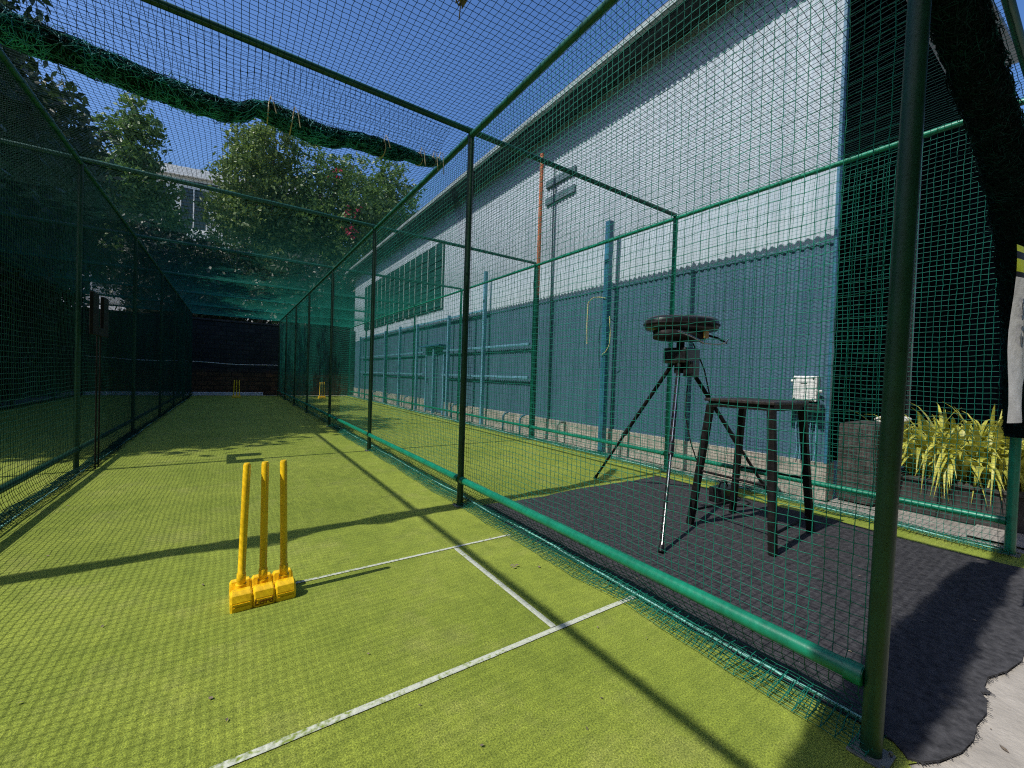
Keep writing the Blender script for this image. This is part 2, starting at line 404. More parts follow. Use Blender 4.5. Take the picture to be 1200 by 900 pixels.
# ------------------------------------------------------------------ cage frames
def cyl(a, b, r, n=14): return MB().tube([a, b], r, n)
def frame(name, x, label, posts, rail_r, post_r, post_m, rail_m, bar_m, y0=YS[0], rail=True, lean=False):
    f = empty('net_frame', (x, y0, 0), label, 'net frame')
    for y in posts:
        cyl((x, y, 0), (x, y - (.045 if lean and y == YS[0] else 0), H + .02), post_r*(1.0 if lean and y == YS[0] else 1)).build('post', post_m, f)
    for y in posts:
        b = MB().box((x-.056, y-.056, .001), (x+.056, y+.056, .009), .002)
        for sx in (-1, 1):
            for sy in (-1, 1): b.tube([(x+sx*.044, y+sy*.044, .008), (x+sx*.044, y+sy*.044, .02)], .006, 6)
        b.build('base_plate', M['plate'], f)
    cyl((x, y0, H), (x, YS[-1], H), rail_r).build('top_rail', bar_m, f)
    if rail:
        for a, b in zip(posts[:-1], posts[1:]):
            mb = MB().tube([(x, a+post_r*.9, ZR), (x, b-post_r*.9, ZR)], rail_r*1.12, 14)
            for yy, s in ((a, 1), (b, -1)): mb.tube([(x, yy+s*(post_r+.0), ZR), (x, yy+s*(post_r+.05), ZR)], rail_r*1.3, 14)
            mb.build('bottom_rail', rail_m, f)
    return f
DF = frame('divider_frame', XD, 'green pipe frame of the net between the stumps lane and the matted lane', YS, .029, .031, M['post'], M['rail'], M['bar'], lean=True)
LF = frame('side_frame', XL, 'shaded green pipe frame along the left side of the stumps lane', YS, .027, .026, M['post'], M['post'], M['bar'])
OF = frame('outer_frame', XO, 'green pipe frame beside the blue grey hall wall', YS, .026, .032, M['rail'], M['rail'], M['rail'])
LLF = frame('far_side_frame', XLL, 'dark green pipe frame farthest left beside the hedge', YS, .026, .034, M['post'], M['post'], M['bar'])
ordn = ['overhead green crossbar above the near entrance, nearest of all', 'overhead green crossbar that carries the rolled up net curtain',
        'overhead green crossbar in second place beyond the rolled curtain'.replace('in second place ', 'first one '), 'overhead green crossbar second one beyond the rolled curtain',
        'overhead green crossbar third one beyond the rolled curtain', 'overhead green crossbar fourth one beyond the rolled curtain',
        'overhead green crossbar next to last before the dark stone wall', 'overhead green crossbar nearest the dark stone wall']
for y, lab in zip(YS, ordn):
    near = y < 5
    o = MB().tube([(XLL, y+.002, H+.045), (XO, y+.002, H+.045)], .027, 12).build('crossbar', M['bar'])
    tag(o, lab, 'crossbar', 'overhead crossbars of the net cage')

# ------------------------------------------------------------------ netting
def prof_resample(pts, step=MESH):
    P = np.array(pts, float); d = np.r_[0, np.cumsum(np.linalg.norm(np.diff(P, axis=0), axis=1))]
    n = max(2, int(round(d[-1]/step))+1); s = np.linspace(0, d[-1], n)
    return np.stack([np.interp(s, d, P[:, i]) for i in range(P.shape[1])], 1)

def side_net(name, x, sgn, label, seed, mt='net', ynear=YS[0], y_end=YS[-1], skirt=True, r=.0018, split=10.35, near_knots=True, group=None, amp=.02):
    """hangs from the top rail, passes the bottom rail and bunches on the ground on the +sgn side"""
    top = [(.0, H-.03), (.03*sgn, 3.3), (.036*sgn, .34)]
    if skirt: top += [(.05*sgn, .22), (.09*sgn, .12), (.17*sgn, .03), (.10*sgn, .045), (.01*sgn, .016), (-.055*sgn, .012), (.0*sgn, .03), (.075*sgn, .055), (.13*sgn, .03), (.07*sgn, .018), (-.01*sgn, .03), (.05*sgn, .065), (.12*sgn, .07)]
    else: top += [(.036*sgn, .05)]
    pr = prof_resample(top); acc = NP()
    for (a, b, k, kn) in ((ynear, split, 1, near_knots), (split, y_end, 4, False)):
        if b <= a: continue
        U = np.arange(a, b + (MESH if b < y_end else 0)*.5, MESH)
        jr = np.random.default_rng(seed + int(a*10))
        uu, vv = np.meshgrid(U, np.arange(len(pr))*MESH, indexing='ij')
        px = np.broadcast_to(pr[:, 0], uu.shape).copy(); pz = np.broadcast_to(pr[:, 1], uu.shape).copy()
        low = np.clip((.35 - pz)/.3, 0, 1); free = np.clip((3.6-pz)*1.2, 0, 1)*(1-low)
        # billow out of plane, sag of the horizontals between ties, drift of the verticals
        px += x + amp*free*wob(uu, vv, seed, 1.1) + sgn*np.abs(free)*.01
        px += low*.030*wob(uu*3, vv, seed+1, 1.0)*1.0
        pz = pz + free*.014*wob(uu, vv, seed+2, 1.7) - .006*free*(1-np.cos(uu*2*math.pi/.55))/2
        pz += low*np.abs(wob(uu*5, vv*3, seed+4, 1.2))*.02
        py = uu + free*.012*wob(uu, vv, seed+3, 1.9) + low*.03*wob(uu*2, vv*4, seed+6, 1.5)
        P = np.stack([px, py, pz], -1)
        if k == 1: P += jr.normal(0, .0016, P.shape)
        P[..., 2] = np.maximum(P[..., 2], .006)
        net_grid(acc, P, r, (1, 0, 0), k, .0042 if kn else 0)
    # lacing cord round the top rail
    t = np.arange(ynear, y_end, .02); ph = t*2*math.pi/.22
    hx = np.stack([x + .034*np.cos(ph), t, H + .034*np.sin(ph)], -1)[None]
    acc.add(*strands(hx, .002, (.3, .2, .9)))
    o = acc.build(name, M[mt]); tag(o, label, 'netting', group)
    return o
side_net('side_netting', XD, 1, 'green netting hung between the stumps lane and the bowling machine', 11)
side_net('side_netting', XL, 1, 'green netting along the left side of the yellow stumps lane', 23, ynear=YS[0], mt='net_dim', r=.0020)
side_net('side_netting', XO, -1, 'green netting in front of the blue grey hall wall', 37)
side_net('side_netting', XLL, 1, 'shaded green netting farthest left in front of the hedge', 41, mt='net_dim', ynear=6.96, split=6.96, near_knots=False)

def roof_net(name, x0, x1, label, seed, y0=YS[0], split=10.35):
    acc = NP()
    for (a, b, k) in ((y0, split, 1), (split, YS[-1], 4)):
        if b <= a: continue
        U = np.arange(a, b + MESH*.5, MESH); W = np.arange(x0, x1 + .01, MESH)
        uu, vv = np.meshgrid(U, W, indexing='ij')
        iy = np.clip(np.searchsorted(YS, uu, side='right')-1, 0, len(YS)-2); ya = np.array(YS)[iy]; yb = np.array(YS)[iy+1]
        s = np.sin(np.clip((uu-ya)/(yb-ya), 0, 1)*math.pi)*np.sin((vv-x0)/(x1-x0)*math.pi)
        z = H + .012 - .075*np.maximum(s, 0)**.8 + .012*wob(uu, vv, seed, 1.6)*np.maximum(s, 0)
        e = np.maximum(s, 0)
        P = np.stack([vv + .016*wob(uu, vv, seed+1, 1.8)*e, uu + .016*wob(uu, vv, seed+2, 1.8)*e, z], -1)
        if k == 1: P += np.random.default_rng(seed).normal(0, .0015, P.shape)
        net_grid(acc, P, .0020, (0, 0, 1), k, .0040 if k == 1 else 0)
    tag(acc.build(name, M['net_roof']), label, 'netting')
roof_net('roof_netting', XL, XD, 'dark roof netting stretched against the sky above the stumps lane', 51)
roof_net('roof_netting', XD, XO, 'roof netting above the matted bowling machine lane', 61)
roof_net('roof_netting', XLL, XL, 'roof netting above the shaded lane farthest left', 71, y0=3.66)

# back netting
acc = NP(); W = np.arange(XLL, XO, MESH); Z = np.arange(.05, H, MESH)
uu, vv = np.meshgrid(W, Z, indexing='ij')
net_grid(acc, np.stack([uu, 23.29 + .03*wob(uu, vv, 5), vv], -1), .0015, (0, 1, 0), 4)
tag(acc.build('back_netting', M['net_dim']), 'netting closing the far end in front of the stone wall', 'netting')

# rope lying along the foot of the dividing net
def ground_rope(x, ya, yb, label, seed):
    t = np.arange(ya, yb, .05)
    p = np.stack([x + .018*wob(t, t*0, seed, 1.6), t, .045 + .008*wob(t, t*0, seed+1, 4)], -1)
    tag(MB().tube(p, .0065, 6).build('foot_rope', M['rope']), label, 'rope')
ground_rope(XD+.105, .5, 23, 'pale teal rope along the foot of the dividing net', 3)
ground_rope(XO-.10, .5, 23, 'pale teal rope along the foot of the net by the hall', 6)
ground_rope(XL+.10, 2.5, 23, 'pale teal rope along the foot of the left net', 9)

# ------------------------------------------------------------------ rolled net curtains
def resample_path(pts, rad, step):
    P = np.array(pts, float); d = np.r_[0, np.cumsum(np.linalg.norm(np.diff(P, axis=0), axis=1))]
    s = np.arange(0, d[-1], step)
    # smooth through control points
    def sm(col):
        y = np.interp(s, d, col); k = max(3, int(.07/step)); ker = np.hanning(k+2)[1:-1]; ker /= ker.sum()
        return np.convolve(np.pad(y, (k, k), mode='edge'), ker, 'same')[k:-k]
    return np.stack([sm(P[:, i]) for i in range(3)], 1), sm(np.array(rad, float))

def net_roll(name, pts, rad, label, seed, layers=6, cat='net curtain', mt=None, ties=(), core=.80):
    r = np.random.default_rng(seed)
    P, rr = resample_path(pts, rad, .02)
    root = empty(name, tuple(P[0]), label, cat)
    n = len(P); T = np.gradient(P, axis=0); T /= np.linalg.norm(T, axis=1, keepdims=True)
    ref = np.array([0, 1., .1]); B = np.cross(T, ref); B /= np.linalg.norm(B, axis=1, keepdims=True); C = np.cross(T, B)
    # core: lumpy
    K = 22; a = np.arange(K)*2*math.pi/K
    ii, aa = np.meshgrid(np.arange(n), a, indexing='ij')
    lump = 1 + .10*wob(ii*.18, np.cos(aa)*2, seed, 1) + .06*wob(ii*.5, np.sin(aa)*3, seed+1, 1) + r.normal(0, .025, ii.shape)
    rad2 = rr[:, None]*core*lump
    V = P[:, None] + rad2[..., None]*(np.cos(aa)[..., None]*B[:, None] + np.sin(aa)[..., None]*C[:, None])
    idx = np.arange(n*K).reshape(n, K)
    F = np.stack([idx[:-1], np.roll(idx, -1, 1)[:-1], np.roll(idx, -1, 1)[1:], idx[1:]], -1).reshape(-1, 4)
    build_np('core', V.reshape(-1, 3), F, M['roll_core'], root)
    # many turns of crumpled mesh wrapped round the core, gathered along its length
    def at_path(it):
        it = np.clip(it, 0, n-1.001); k0 = it.astype(int); fr = (it-k0)[..., None]; k1 = np.minimum(k0+1, n-1)
        g = lambda A: A[k0]*(1-fr) + A[k1]*fr
        return g(P), g(B), g(C), rr[k0]*(1-fr[..., 0]) + rr[k1]*fr[..., 0]
    mats = [mt or M['roll_dark'], M['roll_dark'] if mt else M['roll']]
    for which in (0, 1):
        acc = NP()
        for lay in range(layers):
            if lay % 2 != which: continue
            nu = int((n-1)*.02/.030); nv_ = max(8, int(2*math.pi*rr.mean()/.036))
            U = np.linspace(0, n-1, nu)[:, None] + np.zeros((1, nv_+1)); A = np.linspace(0, 2*math.pi, nv_+1)[None] + lay*1.3 + np.zeros((nu, 1))
            jit = np.random.default_rng(seed*50+lay)
            U = U + jit.normal(0, .75, U.shape) + 2.2*wob(U*.22, A*2, seed+lay, 1.2); A = A + jit.normal(0, .13, A.shape) + .5*wob(U*.15, A, seed+lay+9, 1.2)
            p_, b_, c_, r_l = at_path(U)
            q = r_l*(.84 + .20*lay/max(1, layers-1))*(1 + .10*wob(U*.18, np.cos(A)*2, seed, 1) + .10*wob(U*.7, A*3, seed+lay+3, 1.0) + jit.normal(0, .05, U.shape))
            G = p_ + q[..., None]*(np.cos(A)[..., None]*b_ + np.sin(A)[..., None]*c_)
            acc.add(*strands(G, .0022, (.31, .52, .8))); acc.add(*strands(np.swapaxes(G, 0, 1), .0022, (.31, .52, .8))); acc.add(*knots(G, .004))
            # loops that have slipped out of the bundle
            for q_ in range(int(nu*.35)):
                u0 = jit.uniform(0, n-3); a0_ = jit.uniform(0, 6.28); tt = np.linspace(0, 1, 7)
                p2, b2, c2, r2_ = at_path(u0 + tt*jit.uniform(1, 3.2)); aa2 = a0_ + tt*jit.uniform(-.6, .6); h2 = r2_*(1.0 + np.sin(tt*math.pi)*jit.uniform(.05, .45))
                acc.add(*strands((p2 + h2[:, None]*(np.cos(aa2)[:, None]*b2 + np.sin(aa2)[:, None]*c2))[None], .0018, (.31, .52, .8)))
        acc.build('wrapped_mesh', mats[which], root)
    for (s, hang) in ties:
        k = int(s*(n-1)); q = np.linspace(0, 2*math.pi, 14)
        ring = [P[k] + rr[k]*1.06*(math.cos(x)*B[k] + math.sin(x)*C[k]) for x in q]
        mb = MB().tube(ring, .005, 5, cap=False)
        b0 = P[k] + np.array([0, -rr[k], .02])
        mb.tube([b0, b0 + np.array([.01, -.02, .06]), b0 + np.array([.03, -.03, hang*.3]), b0 + np.array([.05, -.02, -hang])], .004, 5)
        mb.build('tie_string', M['tie'], root)
    return root
YB = YS[1]
roll_pts = [(-1.50, 3.66, 3.46), (-1.3, 3.66, 3.29), (-1.1, 3.66, 3.205), (-.85, 3.66, 3.19), (-.6, 3.66, 3.165), (-.3, 3.66, 3.145), (-.1, 3.66, 3.135), (.03, 3.66, 3.16), (.10, 3.66, 3.225), (.20, 3.66, 3.225), (.45, 3.66, 3.19), (.62, 3.66, 3.19), (.74, 3.67, 3.235), (.95, 3.69, 3.265), (1.15, 3.73, 3.28), (1.28, 3.76, 3.32), (1.45, 3.85, 3.36), (1.62, 3.98, 3.45), (1.80, 4.16, 3.58)]
roll_r = [.07, .095, .10, .095, .098, .095, .085, .068, .052, .085, .095, .085, .066, .08, .08, .058, .06, .055, .035]
net_roll('rolled_net_curtain', roll_pts, [q*.87 for q in roll_r], 'rolled up bundle of green net tied across the stumps lane overhead', 5, 8,
         ties=((.08, .05), (.50, .05), (.545, .08), (.745, .04), (.86, .1), (.93, .12), (.985, .16)))
net_roll('rolled_net_curtain', [(-1.5, .5, 3.5), (-.9, .5, 3.36), (-.2, .5, 3.30), (.6, .5, 3.32), (1.3, .5, 3.4), (1.86, .5, 3.5)], [.08, .13, .15, .13, .14, .09],
         'rolled up net bundle above the near entrance of the stumps lane', 15, 3)
net_roll('rolled_net_curtain', [(-4.9, 3.66, 3.5), (-4.5, 3.66, 3.28), (-3.9, 3.66, 3.2), (-3.3, 3.66, 3.16), (-2.9, 3.67, 3.14), (-2.5, 3.64, 3.10), (-2.25, 3.6, 3.08), (-2.0, 3.66, 3.2), (-1.7, 3.66, 3.22), (-1.45, 3.64, 3.2), (-1.2, 3.7, 3.5)], [.05, .07, .075, .07, .065, .09, .14, .06, .055, .12, .03],
         'rolled up net bundle across the far left lane, left of the photographer', 35, 3)
net_roll('gathered_net_curtain', [(1.96, .47, 3.10), (2.3, .45, 2.96), (2.75, .44, 2.89), (3.2, .44, 2.84), (3.7, .44, 2.78), (4.2, .44, 2.66), (4.6, .44, 2.45), (4.9, .44, 2.15), (5.08, .44, 1.7), (5.13, .44, 1.3), (5.15, .44, .95)],
         [.06, .075, .085, .09, .098, .108, .115, .105, .09, .08, .07], 'thick dark gathered net curtain swagged down to the right corner post', 25, 7, mt=M['net_black'])
# the part of the curtain still hanging between the crossbar and the roll
acc = NP(); W = np.arange(XL+.02, 1.72, .042)
zc = np.interp(W, [p[0] for p in roll_pts], [p[2] for p in roll_pts]); yc = np.interp(W, [p[0] for p in roll_pts], [p[1] for p in roll_pts])
nv = 13; s = np.linspace(0, 1, nv)
X = W[:, None] + 0*s + .012*wob(W[:, None]*3, s*3, 4, 1.2)
Y = YB + (yc[:, None]-YB)*s + .012*wob(W[:, None]*4, s*2, 9, 1.0)
Z = (H+.02) + (zc[:, None]-H-.02)*s + .008*wob(W[:, None]*5, s*3, 14, 1.0)
net_grid(acc, np.stack([X, Y, Z], -1), .0016, (0, 1, 0), 1, .0035)
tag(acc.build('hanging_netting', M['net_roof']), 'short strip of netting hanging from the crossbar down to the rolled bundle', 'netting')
# loose front edge of the dividing net laced round the near post
acc = NP(); t = np.arange(.05, 3.6, .02); ph = t*2*math.pi/.115 + 1.2*np.sin(t*5)
acc.add(*strands(np.stack([XD + .030*np.cos(ph), YS[0] - .0123*t + .030*np.sin(ph), t], -1)[None], .0019, (.3, .9, .1)))
tag(acc.build('lacing_cord', M['net_black']), 'dark lacing cord wound round the thick nearest post', 'cord')

# dry palm frond lying on the roof net
mb = MB(); c0 = np.array([1.17, 2.45, H+.02])
for i in range(26):
    a = -2.4 + i*.05 + random.uniform(-.3, .3); l = random.uniform(.12, .34)
    st = c0 + np.array([random.uniform(-.03, .03), random.uniform(-.03, .03), random.uniform(0, .02)])
    mb.tube([st, st + np.array([math.cos(a)*l*.5, math.sin(a)*l*.5, .02]), st + np.array([math.cos(a+.2)*l, math.sin(a+.2)*l, .0])], [.004, .005, .001], 4)
mb.tube([c0, c0 + np.array([.05, .12, .01])], .004, 4)
tag(mb.build('dry_frond', M['twig']), 'small dry frond caught on the roof net against the sky', 'frond')

# ------------------------------------------------------------------ stumps
def make_stumps(loc, rz, label, group=None, lean=True):
    root = empty('stump_set', loc, label, 'stumps', group, rz)
    prof = [(-.100, .0), (-.100, .050), (-.088, .082), (-.066, .098), (-.038, .098), (-.022, .066), (.026, .066), (.042, .104), (.068, .108), (.098, .098), (.112, .058), (.112, 0)]
    bx = (-.105, 0, .105); lower = [(y*1.0, z) for y, z in prof]
    for i, x in enumerate(bx):
        mb = MB(); w = .0512; n = len(prof); ch = .010
        secs = [(-w, .86), (-w+ch, 1.0), (w-ch, 1.0), (w, .86)]
        V = []
        for sx, sc in secs: V += [(x+sx, y*(.93 if sc < 1 else 1), z*(sc if sc < 1 else 1)) for y, z in lower]
        F = []
        for k in range(3):
            for j in range(n): F.append((k*n+j, k*n+(j+1) % n, (k+1)*n+(j+1) % n, (k+1)*n+j))
        F += [tuple(reversed(range(n))), tuple(range(3*n, 4*n))]
        mb.add(V, F)
        # moulded ridges along the front face
        for zz in (.018, .036): mb.box((x-w+.012, -.1035, zz), (x+w-.012, -.0995, zz+.007))
        mb.tube([(x, 0, .070), (x, 0, .108)], .027, 16)
        mb.local('base_block', M['yellow'], root)
    mbb = MB().box((-.15, -.045, .012), (.15, .045, .034)); mbb.local('link_bar', M['yellow'], root)
    tops = (-.088, -.001, .090) if lean else (-.09, 0, .09)
    for x, xt in zip(bx, tops):
        a = np.array([x, 0, .09]); b = np.array([xt, .004, .775]); d = b-a
        pts = [a, a+d*.05, a+d*.055, a+d*.11, a+d*.115, a+d*.5, a+d*.985, a+d*.99, b]
        MB().tube(pts, [.021, .021, .0225, .0225, .0188, .0188, .0188, .017, .0145], 18).local('stump', M['yellow'], root)
    return root
ST = make_stumps((.168, 2.70, 0), R(1.5), 'bright yellow plastic stumps on a three block base in the foreground')
cu = bpy.data.curves.new('lettering', 'FONT'); cu.body = 'Lord'; cu.size = .047; cu.extrude = .0012; cu.align_x = 'CENTER'; cu.offset = .0008
to = bpy.data.objects.new('lettering', cu); COL.objects.link(to)
dg = bpy.context.evaluated_depsgraph_get(); me = bpy.data.meshes.new_from_object(to.evaluated_get(dg)); bpy.data.objects.remove(to)
lt = bpy.data.objects.new('lettering', me); COL.objects.link(lt); me.materials.clear(); me.materials.append(M['mark']); lt.parent = ST
lt.location = (0, -.1045, .013); lt.rotation_euler = (R(90), 0, 0)
def copy_tree(o, parent=None):
    c = o.copy(); COL.objects.link(c); c.parent = parent
    for ch in o.children:
        if ch.name.startswith('lettering'): continue
        copy_tree(ch, c)
    return c
for loc, lab in (((.19, 21.7, 0), 'distant yellow stumps in front of the dark stone wall'), ((3.52, 21.0, 0), 'distant stumps in the right lane seen through the dividing net')):
    c = copy_tree(ST); c.location = loc; c['label'] = lab

# ------------------------------------------------------------------ bowling machine on its tripod
AP = np.array([3.86, 2.58, 1.52])
bmroot = empty('bowling_machine', (3.86, 2.58, 0), 'black bowling machine with a flat round housing on a tall tripod', 'bowling machine')
feet = [(3.98, 3.84, 0.006), (2.70, 1.90, .018), (4.93, 2.07, .018)]
for i, f in enumerate(feet):
    f = np.array(f); d = f-AP; dn = d/np.linalg.norm(d)
    st = AP + np.array([d[0], d[1], 0])*.06
    m_ = .55
    mb = MB().tube([st, st+(f-st)*m_], .021, 10).tube([st+(f-st)*(m_-.02), f], .0155, 10)
    leg = mb.build('leg', M['black_matt'], bmroot)
    MB().tube([st+(f-st)*(m_-.05), st+(f-st)*(m_+.02)], .027, 10).build('clamp', M['black'], leg)
    MB().tube([f+np.array([0, 0, .0]), f - dn*.05], [.024, .02], 10).build('rubber_foot', M['black'], leg)
    if i == 1:   # steel strip catching the sun on the near leg
        o_ = np.array([-.012, -.012, .004]); MB().tube([st+(f-st)*.1+o_, st+(f-st)*.97+o_*.9], .007, 6).build('steel_strip', M['steel'], leg)
MB().tube([AP+np.array([0, 0, -.12]), AP+np.array([0, 0, .12])], .055, 16).tube([AP+np.array([0, 0, .10]), AP+np.array([0, 0, .24])], .04, 14).build('neck', M['black_matt'], bmroot)
MB().box((3.74, 2.44, 1.50), (4.0, 2.70, 1.66), .02).box((3.80, 2.40, 1.36), (3.93, 2.5, 1.52), .01).build('control_box', M['black'], bmroot)
# housing: two flattened shells, like the covers over the pair of throwing wheels
def shell(c, rx, ry, prof, ang):
    V = []; n = 40; ca, sa = math.cos(ang), math.sin(ang)
    for s, z in prof:
        for k in range(n):
            a = 2*math.pi*k/n; ex = 2.6
            cx_ = math.copysign(abs(math.cos(a))**(2/ex), math.cos(a)); cy_ = math.copysign(abs(math.sin(a))**(2/ex), math.sin(a))
            x, y = rx*s*cx_, ry*s*cy_
            V.append((c[0]+x*ca-y*sa, c[1]+x*sa+y*ca, c[2]+z))
    F = [(i*n+k, i*n+(k+1) % n, (i+1)*n+(k+1) % n, (i+1)*n+k) for i in range(len(prof)-1) for k in range(n)]
    F += [tuple(reversed(range(n))), tuple(range((len(prof)-1)*n, len(prof)*n))]
    return V, F
HC = (3.86, 2.58, 1.90); HA = R(-32)
V, F = shell(HC, .37, .22, [(.80, -.075), (.95, -.060), (1.0, -.03), (1.0, .028), (.97, .05), (.86, .074), (.6, .085), (.2, .088)], HA)
MB().add(V, F, True).build('housing', M['black'], bmroot)
V, F = shell((3.80, 2.56, 1.79), .26, .15, [(.8, -.06), (1, -.045), (1, .05)], HA)
MB().add(V, F, True).build('wheel_guard', M['black_matt'], bmroot)
V, F = shell(HC, .376, .226, [(1.0, -.012), (1.012, -.008), (1.012, .006), (1.0, .010)], HA)
MB().add(V, F, True).build('seam_band', M['black_matt'], bmroot)
MB().box((3.90, 2.34, 1.755), (3.98, 2.44, 1.835), .012).build('motor', M['amber'], bmroot)
MB().tube([(3.56, 2.42, 1.80), (3.70, 2.36, 1.755), (3.86, 2.32, 1.70)], .013, 8).tube([(3.86, 2.32, 1.70), (4.02, 2.28, 1.695), (4.14, 2.26, 1.72), (4.17, 2.25, 1.76)], .008, 8).build('tilt_handle', M['steel'], bmroot)
MB().tube([(4.02, 2.40, 1.80), (4.12, 2.33, 1.77), (4.20, 2.28, 1.72)], .012, 8).build('lever', M['black_matt'], bmroot)
cab = [(3.95, 2.50, 1.72), (4.08, 2.44, 1.45), (4.18, 2.42, 1.15), (4.20, 2.42, .80), (4.10, 2.42, .52), (3.98, 2.42, .50), (3.90, 2.45, .70), (3.86, 2.50, 1.0), (3.92, 2.52, 1.3)]
cp, cr = resample_path(cab, [.007]*len(cab), .03)
MB().tube(cp, .007, 6).build('power_cable', M['cable'], bmroot)
# battery box standing by the tripod
bb = empty('battery_box', (4.5, 2.42, 0), 'small black battery box standing on the mat behind the tall stand', 'battery box')
MB().box((4.38, 2.33, .012), (4.64, 2.51, .17), .012).build('case', M['black'], bb)
MB().tube([(4.42, 2.42, .168), (4.45, 2.42, .215), (4.57, 2.42, .215), (4.60, 2.42, .168)], .009, 8).build('handle', M['black_matt'], bb)
MB().tube([(4.64, 2.40, .10), (4.75, 2.36, .03), (4.70, 2.22, .02), (4.5, 2.18, .02), (4.3, 2.3, .02)], .007, 6).build('lead', M['cable'], bb)

# ------------------------------------------------------------------ tall black stand beside the machine
tb = empty('tall_stand', (3.8, 1.8, 0), 'tall black four legged stand with a worn board top beside the bowling machine', 'stand')
zt = 1.15
lt_ = [((3.43, 1.44), (3.47, 1.51)), ((3.5, 2.17), (3.47, 2.0)), ((4.2, 2.15), (4.02, 2.0)), ((4.28, 1.50), (4.02, 1.51))]
for (fx, fy), (tx, ty) in lt_:
    MB().beam((fx, fy, .014), (tx, ty, zt-.02), .050, .050, up=(0, 1, 0)).build('leg', M['black_matt'], tb)
MB().box((3.43, 1.475, zt), (4.06, 2.04, zt+.026), .006).build('board', M['tabletop'], tb)
fr = MB()
for a, b in (((3.47, 1.51), (3.47, 2.0)), ((3.47, 2.0), (4.02, 2.0)), ((4.02, 2.0), (4.02, 1.51)), ((4.02, 1.51), (3.47, 1.51))):
    fr.beam((*a, zt-.024), (*b, zt-.024), .034, .046)
fr.build('apron', M['black_matt'], tb)
def onleg(i, z): (fx, fy), (tx, ty) = lt_[i]; q = z/zt; return (fx+(tx-fx)*q, fy+(ty-fy)*q, z)
MB().tube([onleg(0, .52), onleg(1, .52)], .011, 8).build('stretcher', M['black_matt'], tb)
MB().tube([onleg(3, .50), onleg(2, .50)], .011, 8).build('stretcher', M['black_matt'], tb)
MB().tube([onleg(0, .16), onleg(3, .16)], .011, 8).build('stretcher', M['black_matt'], tb)
MB().tube([onleg(1, .14), onleg(2, .14)], .011, 8).build('stretcher', M['black_matt'], tb)

# ------------------------------------------------------------------ the hall on the right
Y0B, Y1B = 1.90, 24.6
hall = empty('sports_hall', (XW, Y0B, 0), 'long corrugated hall, pale blue grey above and slate blue below, with deep eave', 'building')
def corr(z0, z1, ya, yb, m, x=XW, amp=.011, per=.10, name='upper_cladding'):
    t = np.arange(ya, yb, per/6); V = []
    zz = np.linspace(z0, z1, 2)
    for z in zz:
        s = np.sin(2*math.pi*t/per); xs = x + amp*np.clip(s*1.6, -1, 1)
        V.append(np.stack([xs, t, np.full_like(t, z)], -1))
    n = len(t); V = np.concatenate(V); i = np.arange(n-1)
    F = np.stack([i+1, i, n+i, n+i+1], -1)
    return build_np(name, V, F, m, hall)
corr(3.0, 6.75, Y0B, 24.6, M['wall_up'])
corr(.42, 3.0-.002, Y0B, 24.6, M['wall_low'], x=XW-.004, name='lower_cladding')
MB().box((XW-.028, Y0B-.01, 2.985), (XW-.016, Y1B, 3.008)).build('flashing', M['wall_low'], hall)
MB().box((XW-.030, Y0B-.03, -.02), (XW+.2, Y1B, .42), .01).build('plinth', M['plinth'], hall)
mb = MB().box((XW+.02, Y0B, .42), (22, Y0B+.18, 6.9)); mb.build('end_wall', M['end_wall'], hall)
for xx in (7.2, 8.9, 12.0):
    MB().box((xx, Y0B-.04, .4), (xx+.05, Y0B-.002, 6.6)).build('end_wall_mullion', M['plate'] if xx == 8.9 else M['end_wall'], hall)
MB().box((XW-.035, Y0B-.03, .42), (XW+.035, Y0B+.0, 6.7)).build('corner_trim', M['frame_dark'], hall)
# eave, gutter and roof
MB().add([(5.26, Y0B-.5, 6.70), (5.26, Y1B, 6.70), (XW+.4, Y1B, 6.72), (XW+.4, Y0B-.5, 6.72), (5.26, Y0B-.5, 6.78), (5.26, Y1B, 6.78), (XW+.4, Y1B, 6.82), (XW+.4, Y0B-.5, 6.82)],
         [(0,1,2,3),(4,7,6,5),(0,3,7,4),(1,5,6,2),(0,4,5,1),(3,2,6,7)]).build('soffit', M['soffit'], hall)
g = MB(); t = [(.0, .06), (.0, .0), (-.02, -.015), (-.06, -.015), (-.085, .0), (-.085, .065), (-.073, .065), (-.073, .008), (-.055, -.004), (-.025, -.004), (-.012, .008), (-.012, .06)]
V = [(5.245+a, y, 6.755+b) for y in (Y0B-.55, Y1B) for a, b in t]; n = len(t)
g.add(V, [(i, (i+1) % n, n+(i+1) % n, n+i) for i in range(n)] + [tuple(range(n)), tuple(reversed(range(n, 2*n)))]).build('gutter', M['gutter'], hall)
MB().add([(5.20, Y0B-.5, 6.90), (5.20, Y1B, 6.90), (14, Y1B, 8.6), (14, Y0B-.5, 8.6), (5.20, Y0B-.5, 6.84), (5.20, Y1B, 6.84), (14, Y1B, 8.5), (14, Y0B-.5, 8.5)],
         [(0,3,2,1),(4,5,6,7),(0,1,5,4),(0,4,7,3),(1,2,6,5)]).build('roof', M['roof'], hall)
# glazed strip high on the far part of the wall
for i in range(8):
    ya = 12.62 + i*1.22; yb = ya + 1.16
    w = MB().box((XW-.05, ya, 3.5), (XW-.018, yb, 5.72)).build('window', M['pane'], hall)
    mb = MB()
    for yy in (ya, ya+.56): mb.box((XW-.075, yy, 3.5), (XW-.053, yy+.045, 5.72))
    mb.build('mullion', M['mullion'], w)
    mb = MB()
    for zz in np.arange(3.62, 5.6, .22): mb.add([(XW-.056, ya+.06, zz), (XW-.056, yb-.02, zz), (XW-.085, yb-.02, zz-.05), (XW-.085, ya+.06, zz-.05)], [(0, 1, 2, 3)])
    mb.build('louvre', M['pane'], w)
